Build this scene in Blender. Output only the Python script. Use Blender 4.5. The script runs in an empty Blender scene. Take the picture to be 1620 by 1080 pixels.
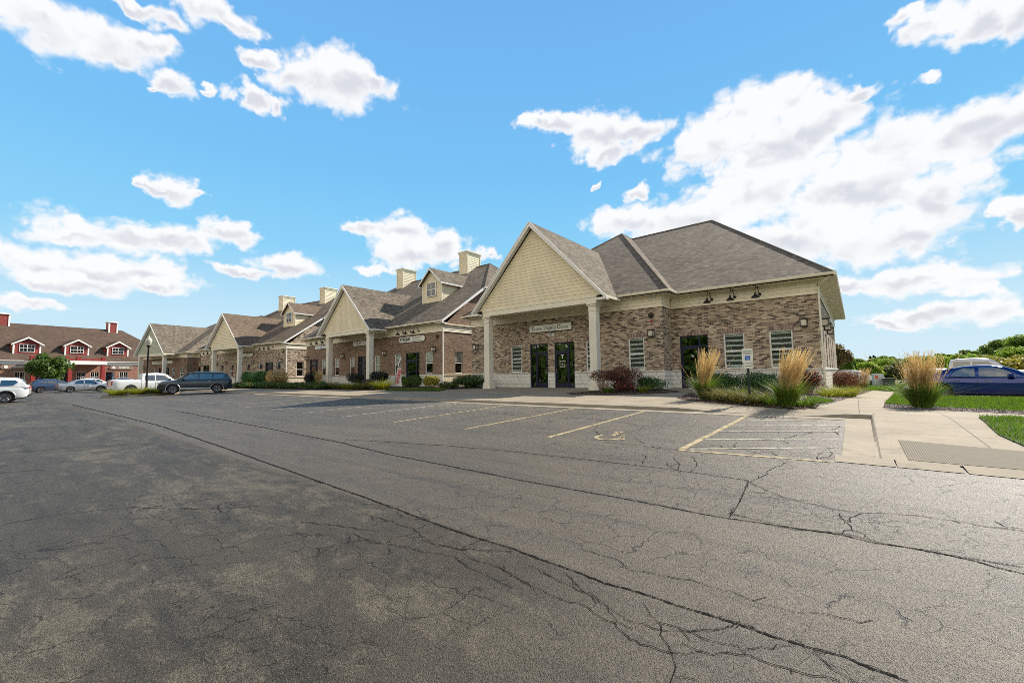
import bpy, bmesh, math, random
import numpy as np
from mathutils import Vector, Matrix, Euler

random.seed(7)
rng = np.random.default_rng(7)
SC = bpy.context.scene
COL = SC.collection
PI = math.pi
rad = math.radians

# ------------------------------------------------------------------ camera
cam = bpy.data.cameras.new('camera')
cam.sensor_width = 36.0
cam.lens = 671.9 / 1620 * 36.0
cam.clip_start = 0.05
cam.clip_end = 6000
camo = bpy.data.objects.new('camera', cam)
COL.objects.link(camo)
PITCH, ROLL, YAW = rad(4.4600), rad(-0.8115), rad(-38.8745)
fw = Vector((math.sin(YAW) * math.cos(PITCH), math.cos(YAW) * math.cos(PITCH), math.sin(PITCH)))
r0 = Vector((math.cos(YAW), -math.sin(YAW), 0)); u0 = r0.cross(fw)
rt = r0 * math.cos(ROLL) + u0 * math.sin(ROLL); up = u0 * math.cos(ROLL) - r0 * math.sin(ROLL)
camo.matrix_world = Matrix(((rt.x, up.x, -fw.x, 0), (rt.y, up.y, -fw.y, 0), (rt.z, up.z, -fw.z, 0.9), (0, 0, 0, 1)))
SC.camera = camo

# ------------------------------------------------------------------ view
SC.view_settings.view_transform = 'Standard'
SC.view_settings.look = 'None'
SC.view_settings.exposure = 0.62
SC.view_settings.gamma = 1.0
try:
    SC.cycles.max_bounces = 8
    SC.cycles.transparent_max_bounces = 12
    SC.cycles.sample_clamp_indirect = 6
    SC.cycles.use_denoising = False
    SC.cycles.filter_width = 0.85
except Exception:
    pass

# ------------------------------------------------------------------ node helper
class NT:
    def __init__(s, tree):
        s.t = tree; s.n = tree.nodes; s.l = tree.links
    def node(s, typ, **kw):
        nd = s.n.new(typ)
        for k, v in kw.items(): setattr(nd, k, v)
        return nd
    def put(s, sock, v):
        if isinstance(v, bpy.types.NodeSocket): s.l.new(v, sock)
        elif v is not None:
            if hasattr(sock.default_value, '__len__') and not hasattr(v, '__len__'): v = (v,) * len(sock.default_value)
            if hasattr(v, '__len__') and len(sock.default_value) == 4 and len(v) == 3: v = (*v, 1)
            sock.default_value = v
    def m(s, op, a, b=None, c=None, clamp=False):
        nd = s.node('ShaderNodeMath', operation=op, use_clamp=clamp)
        for i, v in enumerate((a, b, c)):
            if v is not None: s.put(nd.inputs[i], v)
        return nd.outputs[0]
    def vm(s, op, a, b=None):
        nd = s.node('ShaderNodeVectorMath', operation=op)
        s.put(nd.inputs[0], a)
        if b is not None: s.put(nd.inputs[1], b)
        return nd.outputs['Value'] if op in ('LENGTH', 'DOT_PRODUCT') else nd.outputs['Vector']
    def mix(s, f, a, b, mode='MIX'):
        nd = s.node('ShaderNodeMix', data_type='RGBA', blend_type=mode)
        s.put(nd.inputs[0], f); s.put(nd.inputs[6], a); s.put(nd.inputs[7], b)
        return nd.outputs[2]
    def ramp(s, f, stops, interp='LINEAR'):
        nd = s.node('ShaderNodeValToRGB'); cr = nd.color_ramp; cr.interpolation = interp
        while len(cr.elements) < len(stops): cr.elements.new(0.5)
        for e, (p, c) in zip(cr.elements, stops):
            e.position = p; e.color = (*c, 1) if hasattr(c, '__len__') else (c, c, c, 1)
        s.put(nd.inputs[0], f)
        return nd.outputs[0]
    def smooth(s, v, a, b):
        nd = s.node('ShaderNodeMapRange', interpolation_type='SMOOTHSTEP')
        s.put(nd.inputs[0], v); s.put(nd.inputs[1], a); s.put(nd.inputs[2], b)
        return nd.outputs[0]
    def noise(s, vec, scale, detail=4, rough=0.55, dist=0.0, dim='3D'):
        nd = s.node('ShaderNodeTexNoise', noise_dimensions=dim)
        s.put(nd.inputs['Vector'], vec); nd.inputs['Scale'].default_value = scale
        nd.inputs['Detail'].default_value = detail; nd.inputs['Roughness'].default_value = rough
        nd.inputs['Distortion'].default_value = dist
        return nd.outputs[0]
    def sep(s, v):
        nd = s.node('ShaderNodeSeparateXYZ'); s.put(nd.inputs[0], v); return nd.outputs
    def comb(s, x=0, y=0, z=0):
        nd = s.node('ShaderNodeCombineXYZ')
        for i, v in enumerate((x, y, z)): s.put(nd.inputs[i], v)
        return nd.outputs[0]
    def white(s, v, dim='2D'):
        nd = s.node('ShaderNodeTexWhiteNoise', noise_dimensions=dim); s.put(nd.inputs['Vector'], v); return nd.outputs[0]
    def bump(s, h, strength=0.5, dist=0.02):
        nd = s.node('ShaderNodeBump'); nd.inputs['Strength'].default_value = strength
        nd.inputs['Distance'].default_value = dist; s.put(nd.inputs['Height'], h); return nd.outputs[0]

# ------------------------------------------------------------------ sun and sky
SUN_AZ, SUN_EL = rad(17.0), rad(38.0)
sd = Vector((math.sin(SUN_AZ) * math.cos(SUN_EL), math.cos(SUN_AZ) * math.cos(SUN_EL), math.sin(SUN_EL)))
sun = bpy.data.lights.new('sun', 'SUN')
sun.energy = 5.0; sun.angle = rad(0.53); sun.color = (1.0, 0.92, 0.80)
suno = bpy.data.objects.new('sun', sun); COL.objects.link(suno)
suno.rotation_euler = (-sd).to_track_quat('-Z', 'Y').to_euler()
suno.location = (10, 60, 60)

world = bpy.data.worlds.new('World'); SC.world = world; world.use_nodes = True
wt = NT(world.node_tree); wt.n.clear()
bg = wt.node('ShaderNodeBackground'); wo = wt.node('ShaderNodeOutputWorld')
wt.l.new(bg.outputs[0], wo.inputs[0])
sky = wt.node('ShaderNodeTexSky', sky_type='NISHITA'); sky.sun_disc = False
sky.sun_elevation = SUN_EL; sky.sun_rotation = SUN_AZ
sky.air_density = 1.0; sky.dust_density = 0.35; sky.ozone_density = 1.6
# clouds: (azimuth, elevation, half width, half height) in degrees on the sky sphere
BLOBS = [(-88.6, 30.4, 4.2, 2.0), (-84.8, 31.0, 4.9, 1.5), (-81.1, 32.0, 2.5, 1.1), (-79.1, 34.3, 2.1, 0.9), (-75.2, 36.4, 3.6, 1.4), (-73.3, 36.1, 2.8, 1.0), (-82.7, 34.5, 2.9, 0.6), (-61.8, 33.6, 6.1, 2.7), (-65.8, 33.6, 3.6, 1.6), (-70.7, 33.9, 2.6, 0.8), (-71.5, 30.5, 1.9, 1.3), (-68.5, 30.0, 1.5, 1.0), (-57.4, 34.0, 3.1, 1.4), (-79.1, 29.2, 2.2, 0.9), (-81.1, 28.7, 0.9, 0.4), (-75.2, 29.7, 1.3, 0.4), (-78.1, 19.7, 2.1, 1.2), (-79.9, 19.5, 1.0, 0.5), (-75.9, 19.5, 1.2, 0.4), (-80.2, 14.4, 7.4, 1.7), (-85.6, 13.6, 2.9, 1.0), (-73.2, 16.0, 3.0, 1.4), (-87.5, 10.4, 4.2, 1.6), (-82.5, 10.9, 6.0, 1.6), (-79.5, 9.8, 3.0, 0.8), (-85.8, 9.2, 4.9, 0.9), (-66.7, 13.3, 3.7, 1.5), (-71.2, 12.0, 3.7, 0.7), (-88.1, 7.0, 2.0, 0.7), (-53.2, 18.3, 7.3, 2.0), (-52.4, 16.0, 6.6, 1.9), (-58.8, 18.5, 3.5, 1.1), (-49.0, 16.9, 3.8, 2.6), (-56.4, 13.8, 2.4, 0.6), (-41.7, 16.7, 1.7, 1.0), (-26.2, 29.9, 5.1, 2.6), (-32.2, 31.4, 4.4, 1.2), (-21.2, 29.6, 4.4, 1.5), (-25.5, 27.7, 4.2, 1.4), (-35.3, 31.6, 2.2, 0.9), (-8.6, 28.0, 6.0, 3.0), (-12.9, 26.1, 5.7, 2.6), (-4.1, 28.0, 4.5, 2.1), (-6.2, 24.5, 9.4, 3.5), (-1.9, 25.5, 5.7, 2.7), (3.7, 21.6, 4.3, 2.6), (10.6, 20.7, 4.5, 2.5), (8.1, 19.8, 3.7, 2.7), (0.9, 18.5, 8.4, 3.7), (7.0, 15.6, 3.8, 3.5), (-9.1, 20.9, 7.3, 2.7), (-21.7, 19.3, 6.0, 2.0), (-14.8, 18.7, 8.0, 2.6), (-4.9, 14.9, 11.4, 2.9), (3.1, 13.6, 6.8, 2.5), (11.9, 12.8, 1.0, 1.5), (2.1, 27.1, 2.0, 0.7), (7.1, 26.2, 1.0, 0.5), (4.7, 8.9, 5.0, 1.3), (8.5, 7.9, 2.4, 1.0), (0.3, 8.9, 3.1, 0.9), (5.4, 5.1, 4.0, 1.1), (9.9, 5.0, 3.0, 1.2), (2.6, 4.7, 1.9, 0.6), (7.3, 30.8, 2.6, 1.1), (10.6, 29.6, 3.1, 1.5), (13.2, 28.7, 2.1, 1.4), (5.5, 32.1, 1.4, 0.6), (-21.6, 22.6, 1.4, 0.9), (-27.7, 23.8, 0.7, 0.4)]
BLOBS += [(60, 22, 14, 4), (75, 26, 8, 3), (110, 16, 16, 4), (150, 24, 12, 4), (-130, 20, 15, 4), (-160, 14, 13, 3), (30, 40, 7, 2.5)]
geo = wt.node('ShaderNodeTexCoord')
D = geo.outputs['Generated']
dx, dy, dz = wt.sep(wt.vm('NORMALIZE', D))
az = wt.m('MULTIPLY', wt.m('ARCTAN2', dx, dy), 180 / PI)
el = wt.m('MULTIPLY', wt.m('ARCSINE', dz), 180 / PI)
n1 = wt.noise(D, 7.0, 3, 0.5); n2 = wt.noise(wt.vm('ADD', D, (3.1, 1.7, 4.2)), 7.0, 3, 0.5)
n3 = wt.noise(D, 24.0, 3, 0.55); n4 = wt.noise(wt.vm('ADD', D, (5.1, 2.7, 1.2)), 24.0, 3, 0.55)
azw = wt.m('MULTIPLY_ADD', wt.m('SUBTRACT', n1, 0.5), 5.0, wt.m('MULTIPLY_ADD', wt.m('SUBTRACT', n3, 0.5), 5.5, az))
elw = wt.m('MULTIPLY_ADD', wt.m('SUBTRACT', n2, 0.5), 2.6, wt.m('MULTIPLY_ADD', wt.m('SUBTRACT', n4, 0.5), 2.8, el))
P2 = wt.comb(azw, elw, 0)
F = None; F2 = None
for (a, e, ra, re) in BLOBS:
    q = wt.vm('MULTIPLY', wt.vm('SUBTRACT', P2, (a, e, 0)), (1 / (ra * 1.16), 1 / (re * 1.22), 0))
    f = wt.m('SUBTRACT', 1.0, wt.vm('LENGTH', q))
    f2 = wt.m('SUBTRACT', 1.0, wt.vm('LENGTH', wt.vm('SUBTRACT', q, (-0.1, 0.55, 0))))
    if F is None: F, F2 = f, f2
    else:
        F = wt.m('SMOOTH_MAX', F, f, 0.18); F2 = wt.m('SMOOTH_MAX', F2, f2, 0.25)
stretch = wt.vm('MULTIPLY', D, (1.0, 1.0, 1.35))
wv = wt.vm('MULTIPLY', wt.comb(wt.m('SUBTRACT', n3, 0.5), wt.m('SUBTRACT', n4, 0.5), wt.m('SUBTRACT', n1, 0.5)), (0.05, 0.05, 0.05))
stretch = wt.vm('ADD', stretch, wv)
def billow(vec, octs=4):
    tot = None
    for sc, am in ((11.0, 0.50), (26.0, 0.46), (60.0, 0.20), (130.0, 0.09))[:octs]:
        v = wt.node('ShaderNodeTexVoronoi', feature='F1'); v.inputs['Scale'].default_value = sc
        wt.put(v.inputs['Vector'], vec)
        f = wt.m('MULTIPLY', wt.m('SUBTRACT', 0.53, v.outputs['Distance']), am * 1.5)
        tot = f if tot is None else wt.m('ADD', tot, f)
    return tot
bl = billow(stretch)
blc = billow(stretch, 2); bl2 = billow(wt.vm('ADD', stretch, (0.006, 0.010, 0.026)), 2)
fb = wt.noise(stretch, 30.0, 8, 0.62, 0.1)
low = wt.noise(stretch, 9.0, 2, 0.5); low2 = wt.noise(wt.vm('ADD', stretch, (0.0, 0.0, 0.05)), 9.0, 2, 0.5)
# added broken cloud deck in the unseen south, whitens ambient light on shaded fronts
south_fill = wt.m('MULTIPLY', wt.smooth(dy, -0.05, -0.45), wt.smooth(el, 62.0, 40.0))
deck = wt.m('ADD', wt.m('MULTIPLY', south_fill, 2.0), -1.45)
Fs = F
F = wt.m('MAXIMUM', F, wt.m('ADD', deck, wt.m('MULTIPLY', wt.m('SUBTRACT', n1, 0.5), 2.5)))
dens = wt.m('ADD', wt.m('ADD', wt.m('MULTIPLY', F, 1.45), bl), wt.m('MULTIPLY', wt.m('SUBTRACT', fb, 0.5), 0.55))
alpha = wt.smooth(dens, -0.10, 0.66)
lit = wt.m('ADD', wt.m('MULTIPLY', wt.m('SUBTRACT', F2, Fs), 1.0), wt.m('MULTIPLY', wt.m('SUBTRACT', low, low2), 1.6))
lit = wt.m('ADD', lit, wt.m('MULTIPLY', wt.m('SUBTRACT', blc, bl2), 0.75))
thick = wt.smooth(dens, 0.30, 1.15)
shade = wt.smooth(lit, -0.75, 0.10)
shade = wt.m('SUBTRACT', 1.0, wt.m('MULTIPLY', wt.m('SUBTRACT', 1.0, shade), thick))
shade = wt.m('MAXIMUM', shade, south_fill)
CLOUD_K = 1.537 / 0.12 / 2 ** SC.view_settings.exposure
SKY_K = 1.0 / 0.12 / 2 ** SC.view_settings.exposure
cloudcol = wt.mix(shade, (0.475 * CLOUD_K, 0.485 * CLOUD_K, 0.52 * CLOUD_K), (0.645 * CLOUD_K, 0.645 * CLOUD_K, 0.65 * CLOUD_K))
cloudcol = wt.mix(south_fill, cloudcol, (1.0 * CLOUD_K, 0.885 * CLOUD_K, 0.72 * CLOUD_K))  # added deck is brighter and warmer than the clouds in view
grad = wt.ramp(wt.m('DIVIDE', el, 60.0, clamp=True), [(0.0, (.70, .86, .94)), (0.11, (.57, .81, .95)), (0.26, (.27, .65, .95)), (0.42, (.195, .55, .93)), (0.75, (.165, .44, .86)), (0.9, (.07, .19, .43)), (1.0, (.045, .13, .32))])
grad = wt.mix(1.0, grad, (SKY_K, SKY_K, SKY_K), 'MULTIPLY')
skyc = wt.vm('MINIMUM', wt.vm('MULTIPLY', sky.outputs[0], (3.2, 2.9, 2.7)), grad)
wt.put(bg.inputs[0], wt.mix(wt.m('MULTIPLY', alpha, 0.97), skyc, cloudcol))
bg.inputs[1].default_value = 0.12
world.cycles.sampling_method = 'NONE'
# ------------------------------------------------------------------ materials
MATS = {}
def newmat(name):
    m = bpy.data.materials.new(name); m.use_nodes = True
    t = NT(m.node_tree); t.n.clear()
    b = t.node('ShaderNodeBsdfPrincipled'); o = t.node('ShaderNodeOutputMaterial')
    t.l.new(b.outputs[0], o.inputs[0])
    MATS[name] = m
    return m, t, b, o
def uvs(t): return t.node('ShaderNodeUVMap').outputs[0]
def objc(t): return t.node('ShaderNodeTexCoord').outputs['Object']
def setb(t, b, col=None, rough=0.6, metal=0.0, normal=None, spec=0.5, coat=0.0):
    if col is not None: t.put(b.inputs['Base Color'], col)
    t.put(b.inputs['Roughness'], rough); t.put(b.inputs['Metallic'], metal)
    b.inputs['Specular IOR Level'].default_value = spec
    if coat: b.inputs['Coat Weight'].default_value = coat; b.inputs['Coat Roughness'].default_value = 0.04
    if normal is not None: t.put(b.inputs['Normal'], normal)

def flat(name, col, rough=0.6, metal=0.0, var=0.10, scale=3.0, spec=0.4, coat=0.0):
    m, t, b, o = newmat(name)
    n = t.noise(objc(t), scale, 5, 0.6)
    c = t.mix(t.smooth(n, 0.3, 0.7), tuple(x * (1 - var) for x in col), tuple(min(1, x * (1 + var)) for x in col))
    setb(t, b, c, rough, metal, None, spec, coat)
    return m

def brick(name, cols, mortar, bw=0.245, bh=0.078, mort=0.012, vertical=False, bumpd=0.008):
    m, t, b, o = newmat(name)
    u, v, _ = t.sep(uvs(t))
    if vertical: u, v = v, u
    row = t.m('FLOOR', t.m('DIVIDE', v, bh))
    uu = t.m('ADD', t.m('DIVIDE', u, bw), t.m('MULTIPLY', row, 0.5))
    col = t.m('FLOOR', uu)
    w = t.white(t.comb(row, col, 0)); w2 = t.white(t.comb(col, row, 0))
    k = len(cols)
    c = t.ramp(w, [(i / k, cc) for i, cc in enumerate(cols)], 'CONSTANT')
    n = t.noise(objc(t), 22, 4, 0.65)
    big = t.noise(objc(t), 0.45, 3, 0.5)
    c = t.mix(1.0, c, t.ramp(t.m('ADD', t.m('MULTIPLY', n, 0.6), t.m('MULTIPLY', w2, 0.4)), [(0.2, 0.72), (0.8, 1.22)]), 'MULTIPLY')
    c = t.mix(1.0, c, t.ramp(big, [(0.3, 0.88), (0.7, 1.08)]), 'MULTIPLY')
    fu = t.m('ABSOLUTE', t.m('SUBTRACT', t.m('FRACT', uu), 0.5)); fv = t.m('ABSOLUTE', t.m('SUBTRACT', t.m('FRACT', t.m('DIVIDE', v, bh)), 0.5))
    du = t.m('MULTIPLY', t.m('SUBTRACT', 0.5, fu), bw); dv = t.m('MULTIPLY', t.m('SUBTRACT', 0.5, fv), bh)
    d = t.m('MINIMUM', du, dv)
    mk = t.smooth(d, mort * 0.35, mort * 0.75)
    c = t.mix(mk, tuple(mortar), c)
    h = t.m('ADD', mk, t.m('MULTIPLY', n, 0.5))
    setb(t, b, c, 0.88, 0, t.bump(h, 0.7, bumpd), 0.25)
    return m

def shingle(name, cols, bw=0.30, bh=0.15):
    m, t, b, o = newmat(name)
    u, v, _ = t.sep(uvs(t))
    row = t.m('FLOOR', t.m('DIVIDE', v, bh))
    sh = t.white(t.comb(row, 3.7, 0))
    uu = t.m('ADD', t.m('DIVIDE', u, bw), t.m('MULTIPLY', sh, 3.0))
    uu = t.m('ADD', uu, t.m('MULTIPLY', t.noise(t.comb(u, row, 0), 1.7, 2, 0.5), 0.8))
    col = t.m('FLOOR', uu)
    w = t.white(t.comb(row, col, 0))
    k = len(cols)
    c = t.ramp(w, [(i / (k - 1), cc) for i, cc in enumerate(cols)])
    gr = t.noise(objc(t), 90, 2, 0.7)
    big = t.noise(objc(t), 0.5, 4, 0.6)
    c = t.mix(1.0, c, t.ramp(gr, [(0.25, 0.72), (0.75, 1.25)]), 'MULTIPLY')
    c = t.mix(1.0, c, t.ramp(big, [(0.3, 0.85), (0.7, 1.12)]), 'MULTIPLY')
    fr = t.m('FRACT', t.m('DIVIDE', v, bh))
    h = t.m('ADD', t.m('SUBTRACT', 1.0, fr), t.m('MULTIPLY', w, 0.5))
    setb(t, b, c, 0.95, 0, t.bump(h, 1.0, 0.02), 0.15)
    return m

def stonework(name, c1, c2, mortar, bw=0.62, bh=0.235, rough_h=0.02):
    m, t, b, o = newmat(name)
    u, v, _ = t.sep(uvs(t))
    row = t.m('FLOOR', t.m('DIVIDE', v, bh))
    uu = t.m('ADD', t.m('DIVIDE', u, bw), t.m('MULTIPLY', t.white(t.comb(row, 1.3, 0)), 5.0))
    col = t.m('FLOOR', uu)
    w = t.white(t.comb(row, col, 0))
    n = t.noise(objc(t), 7, 6, 0.6)
    c = t.mix(t.m('ADD', t.m('MULTIPLY', w, 0.5), t.m('MULTIPLY', n, 0.5)), c1, c2)
    fu = t.m('ABSOLUTE', t.m('SUBTRACT', t.m('FRACT', uu), 0.5)); fv = t.m('ABSOLUTE', t.m('SUBTRACT', t.m('FRACT', t.m('DIVIDE', v, bh)), 0.5))
    d = t.m('MINIMUM', t.m('MULTIPLY', t.m('SUBTRACT', 0.5, fu), bw), t.m('MULTIPLY', t.m('SUBTRACT', 0.5, fv), bh))
    mk = t.smooth(d, 0.004, 0.014)
    c = t.mix(mk, mortar, c)
    setb(t, b, c, 0.85, 0, t.bump(t.m('ADD', t.m('MULTIPLY', mk, 0.6), n), 0.8, rough_h), 0.25)
    return m

brick('brick_tan', [(0.441, 0.350, 0.254), (0.297, 0.221, 0.158), (0.517, 0.425, 0.311), (0.375, 0.291, 0.211), (0.231, 0.172, 0.124), (0.474, 0.372, 0.272), (0.341, 0.259, 0.187), (0.584, 0.495, 0.368), (0.407, 0.312, 0.225), (0.071, 0.054, 0.041), (0.275, 0.199, 0.144), (0.132, 0.097, 0.072)], (.46, .41, .35))
brick('brick_soldier_tan', [(.30, .21, .17), (.42, .32, .27), (.17, .11, .09), (.36, .26, .21), (.25, .17, .14)], (.40, .35, .30), vertical=True)
brick('brick_red', [(.235, .15, .10), (.19, .12, .08), (.29, .20, .135), (.215, .13, .088), (.15, .098, .07), (.26, .172, .115)], (.36, .30, .25))
brick('brick_soldier_red', [(.22, .125, .092), (.17, .10, .075), (.26, .16, .12)], (.34, .28, .24), vertical=True)
brick('brick_rust', [(.30, .135, .085), (.24, .105, .07), (.36, .18, .12), (.28, .13, .09)], (.36, .29, .24))
shingle('shingle_brown', [(.095, .080, .063), (.145, .122, .095), (.195, .163, .125), (.12, .10, .078), (.235, .20, .155)])
shingle('shingle_dark', [(.075, .052, .04), (.11, .078, .058), (.095, .066, .05), (.13, .092, .068)])
shingle('shingle_rust', [(.115, .086, .062), (.175, .134, .097), (.145, .108, .078), (.205, .160, .115)])
stonework('stone_base', (.60, .59, .55), (.78, .77, .72), (.34, .33, .30))
stonework('stone_rough', (.52, .47, .36), (.72, .66, .52), (.26, .23, .18), 0.42, 0.19, 0.06)
flat('cream_trim', (.76, .71, .565), 0.55, var=0.07, scale=1.3)
flat('cream_siding', (.73, .65, .46), 0.6, var=0.07, scale=1.1)
flat('green_siding', (.40, .44, .34), 0.6, var=0.05)
flat('column_paint', (.73, .69, .58), 0.55, var=0.07, scale=1.2)
flat('white_trim', (.79, .78, .75), 0.5, var=0.04)
flat('navy_frame', (.012, .014, .045), 0.35, 0.2)
flat('dark_bronze', (.035, .026, .02), 0.45, 0.3)
flat('black_iron', (.014, .013, .016), 0.45, 0.2)
flat('black_plastic', (.02, .02, .022), 0.55)
flat('red_trim', (.27, .030, .026), 0.5)
flat('red_siding', (.24, .042, .032), 0.6)
flat('sign_brown', (.24, .17, .13), 0.6)
flat('sign_white', (.76, .77, .71), 0.45, var=0.03)
flat('ink_dark', (.025, .03, .032), 0.5)
flat('ink_green', (.03, .22, .13), 0.5)
flat('ink_blue', (.02, .11, .46), 0.4)
flat('ink_red', (.55, .05, .06), 0.5)
flat('sign_post_green', (.045, .07, .055), 0.5, 0.2)
flat('flag_cloth', (.72, .68, .66), 0.8)
flat('lamp_glass', (.56, .53, .44), 0.3)
flat('utility_grey', (.56, .60, .58), 0.5)
flat('orange_label', (.70, .13, .05), 0.5)
flat('alarm_red', (.40, .03, .02), 0.4)
flat('interior_dark', (.035, .035, .04), 0.9)
flat('shed_brown', (.22, .13, .10), 0.8)
flat('steel', (.45, .46, .47), 0.35, 0.8)
flat('rust_steel', (.20, .13, .09), 0.7, 0.4)
flat('boot_blue', (.22, .27, .33), 0.6)
flat('bark', (.10, .07, .05), 0.9, var=0.3, scale=12)
flat('stem_brown', (.17, .12, .085), 0.9, var=0.3, scale=12)
flat('stem_red', (.42, .31, .25), 0.9, var=0.3, scale=12)

def blind(name):
    m, t, b, o = newmat(name)
    u, v, _ = t.sep(uvs(t))
    f = t.m('FRACT', t.m('DIVIDE', v, 0.27))
    k = t.smooth(t.m('ABSOLUTE', t.m('SUBTRACT', f, 0.5)), 0.16, 0.20)
    c = t.mix(k, (.80, .83, .85), (.07, .075, .08))
    setb(t, b, c, 0.8); return m
blind('zebra_blind')
flat('plain_blind', (.70, .70, .66), 0.8)

def glass(name, tint=(.55, .62, .62), refl=0.30):
    m, t, b, o = newmat(name)
    t.n.remove(b)
    tr = t.node('ShaderNodeBsdfTransparent'); t.put(tr.inputs[0], tint)
    gl = t.node('ShaderNodeBsdfGlossy'); gl.inputs['Roughness'].default_value = 0.015
    nz = t.noise(objc(t), 0.9, 2, 0.5)
    t.put(gl.inputs['Normal'], t.bump(nz, 0.12, 0.05))
    t.put(gl.inputs[0], (.92, .97, 1.0))
    fr = t.node('ShaderNodeLayerWeight'); fr.inputs[0].default_value = 0.35
    k = t.m('ADD', refl, t.m('MULTIPLY', fr.outputs['Fresnel'], 0.6), clamp=True)
    mx = t.node('ShaderNodeMixShader'); t.put(mx.inputs[0], k)
    t.l.new(tr.outputs[0], mx.inputs[1]); t.l.new(gl.outputs[0], mx.inputs[2]); t.l.new(mx.outputs[0], o.inputs[0])
    return m
glass('window_glass', (.86, .90, .90), 0.08); glass('door_glass', (.30, .36, .40), 0.13); glass('car_glass', (.10, .12, .14), 0.16)
glass('lens_glass', (.8, .8, .8), 0.25)

def paint(name, col, metal=0.0, rough=0.32):
    m, t, b, o = newmat(name)
    n = t.noise(objc(t), 1.2, 4, 0.6)
    x, y, z = t.sep(objc(t))
    dirt = t.m('MULTIPLY', t.smooth(t.m('ADD', z, t.m('MULTIPLY', n, 0.3)), 0.75, 0.25), 0.35)
    setb(t, b, t.mix(dirt, col, (.22, .20, .17)), t.m('ADD', rough, t.m('MULTIPLY', dirt, 0.5)), metal, None, 0.5, 0.9)
    return m
paint('paint_navy', (.004, .024, .20), 0.25, 0.12); paint('paint_white', (.74, .74, .73)); paint('paint_teal', (.006, .018, .028), 0.2, 0.4)
paint('paint_silver', (.36, .37, .39), 0.5); paint('paint_slate', (.055, .085, .16), 0.45)
flat('tyre_rubber', (.022, .022, .023), 0.85); flat('alloy_rim', (.55, .55, .56), 0.3, 0.85); flat('dark_rim', (.06, .06, .065), 0.35, 0.7)
flat('tail_lens', (.38, .012, .012), 0.2, coat=0.6); flat('head_lens', (.70, .72, .74), 0.12, coat=0.6)
flat('chrome', (.80, .80, .80), 0.12, 1.0); flat('seat_cloth', (.05, .05, .055), 0.9)

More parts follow.
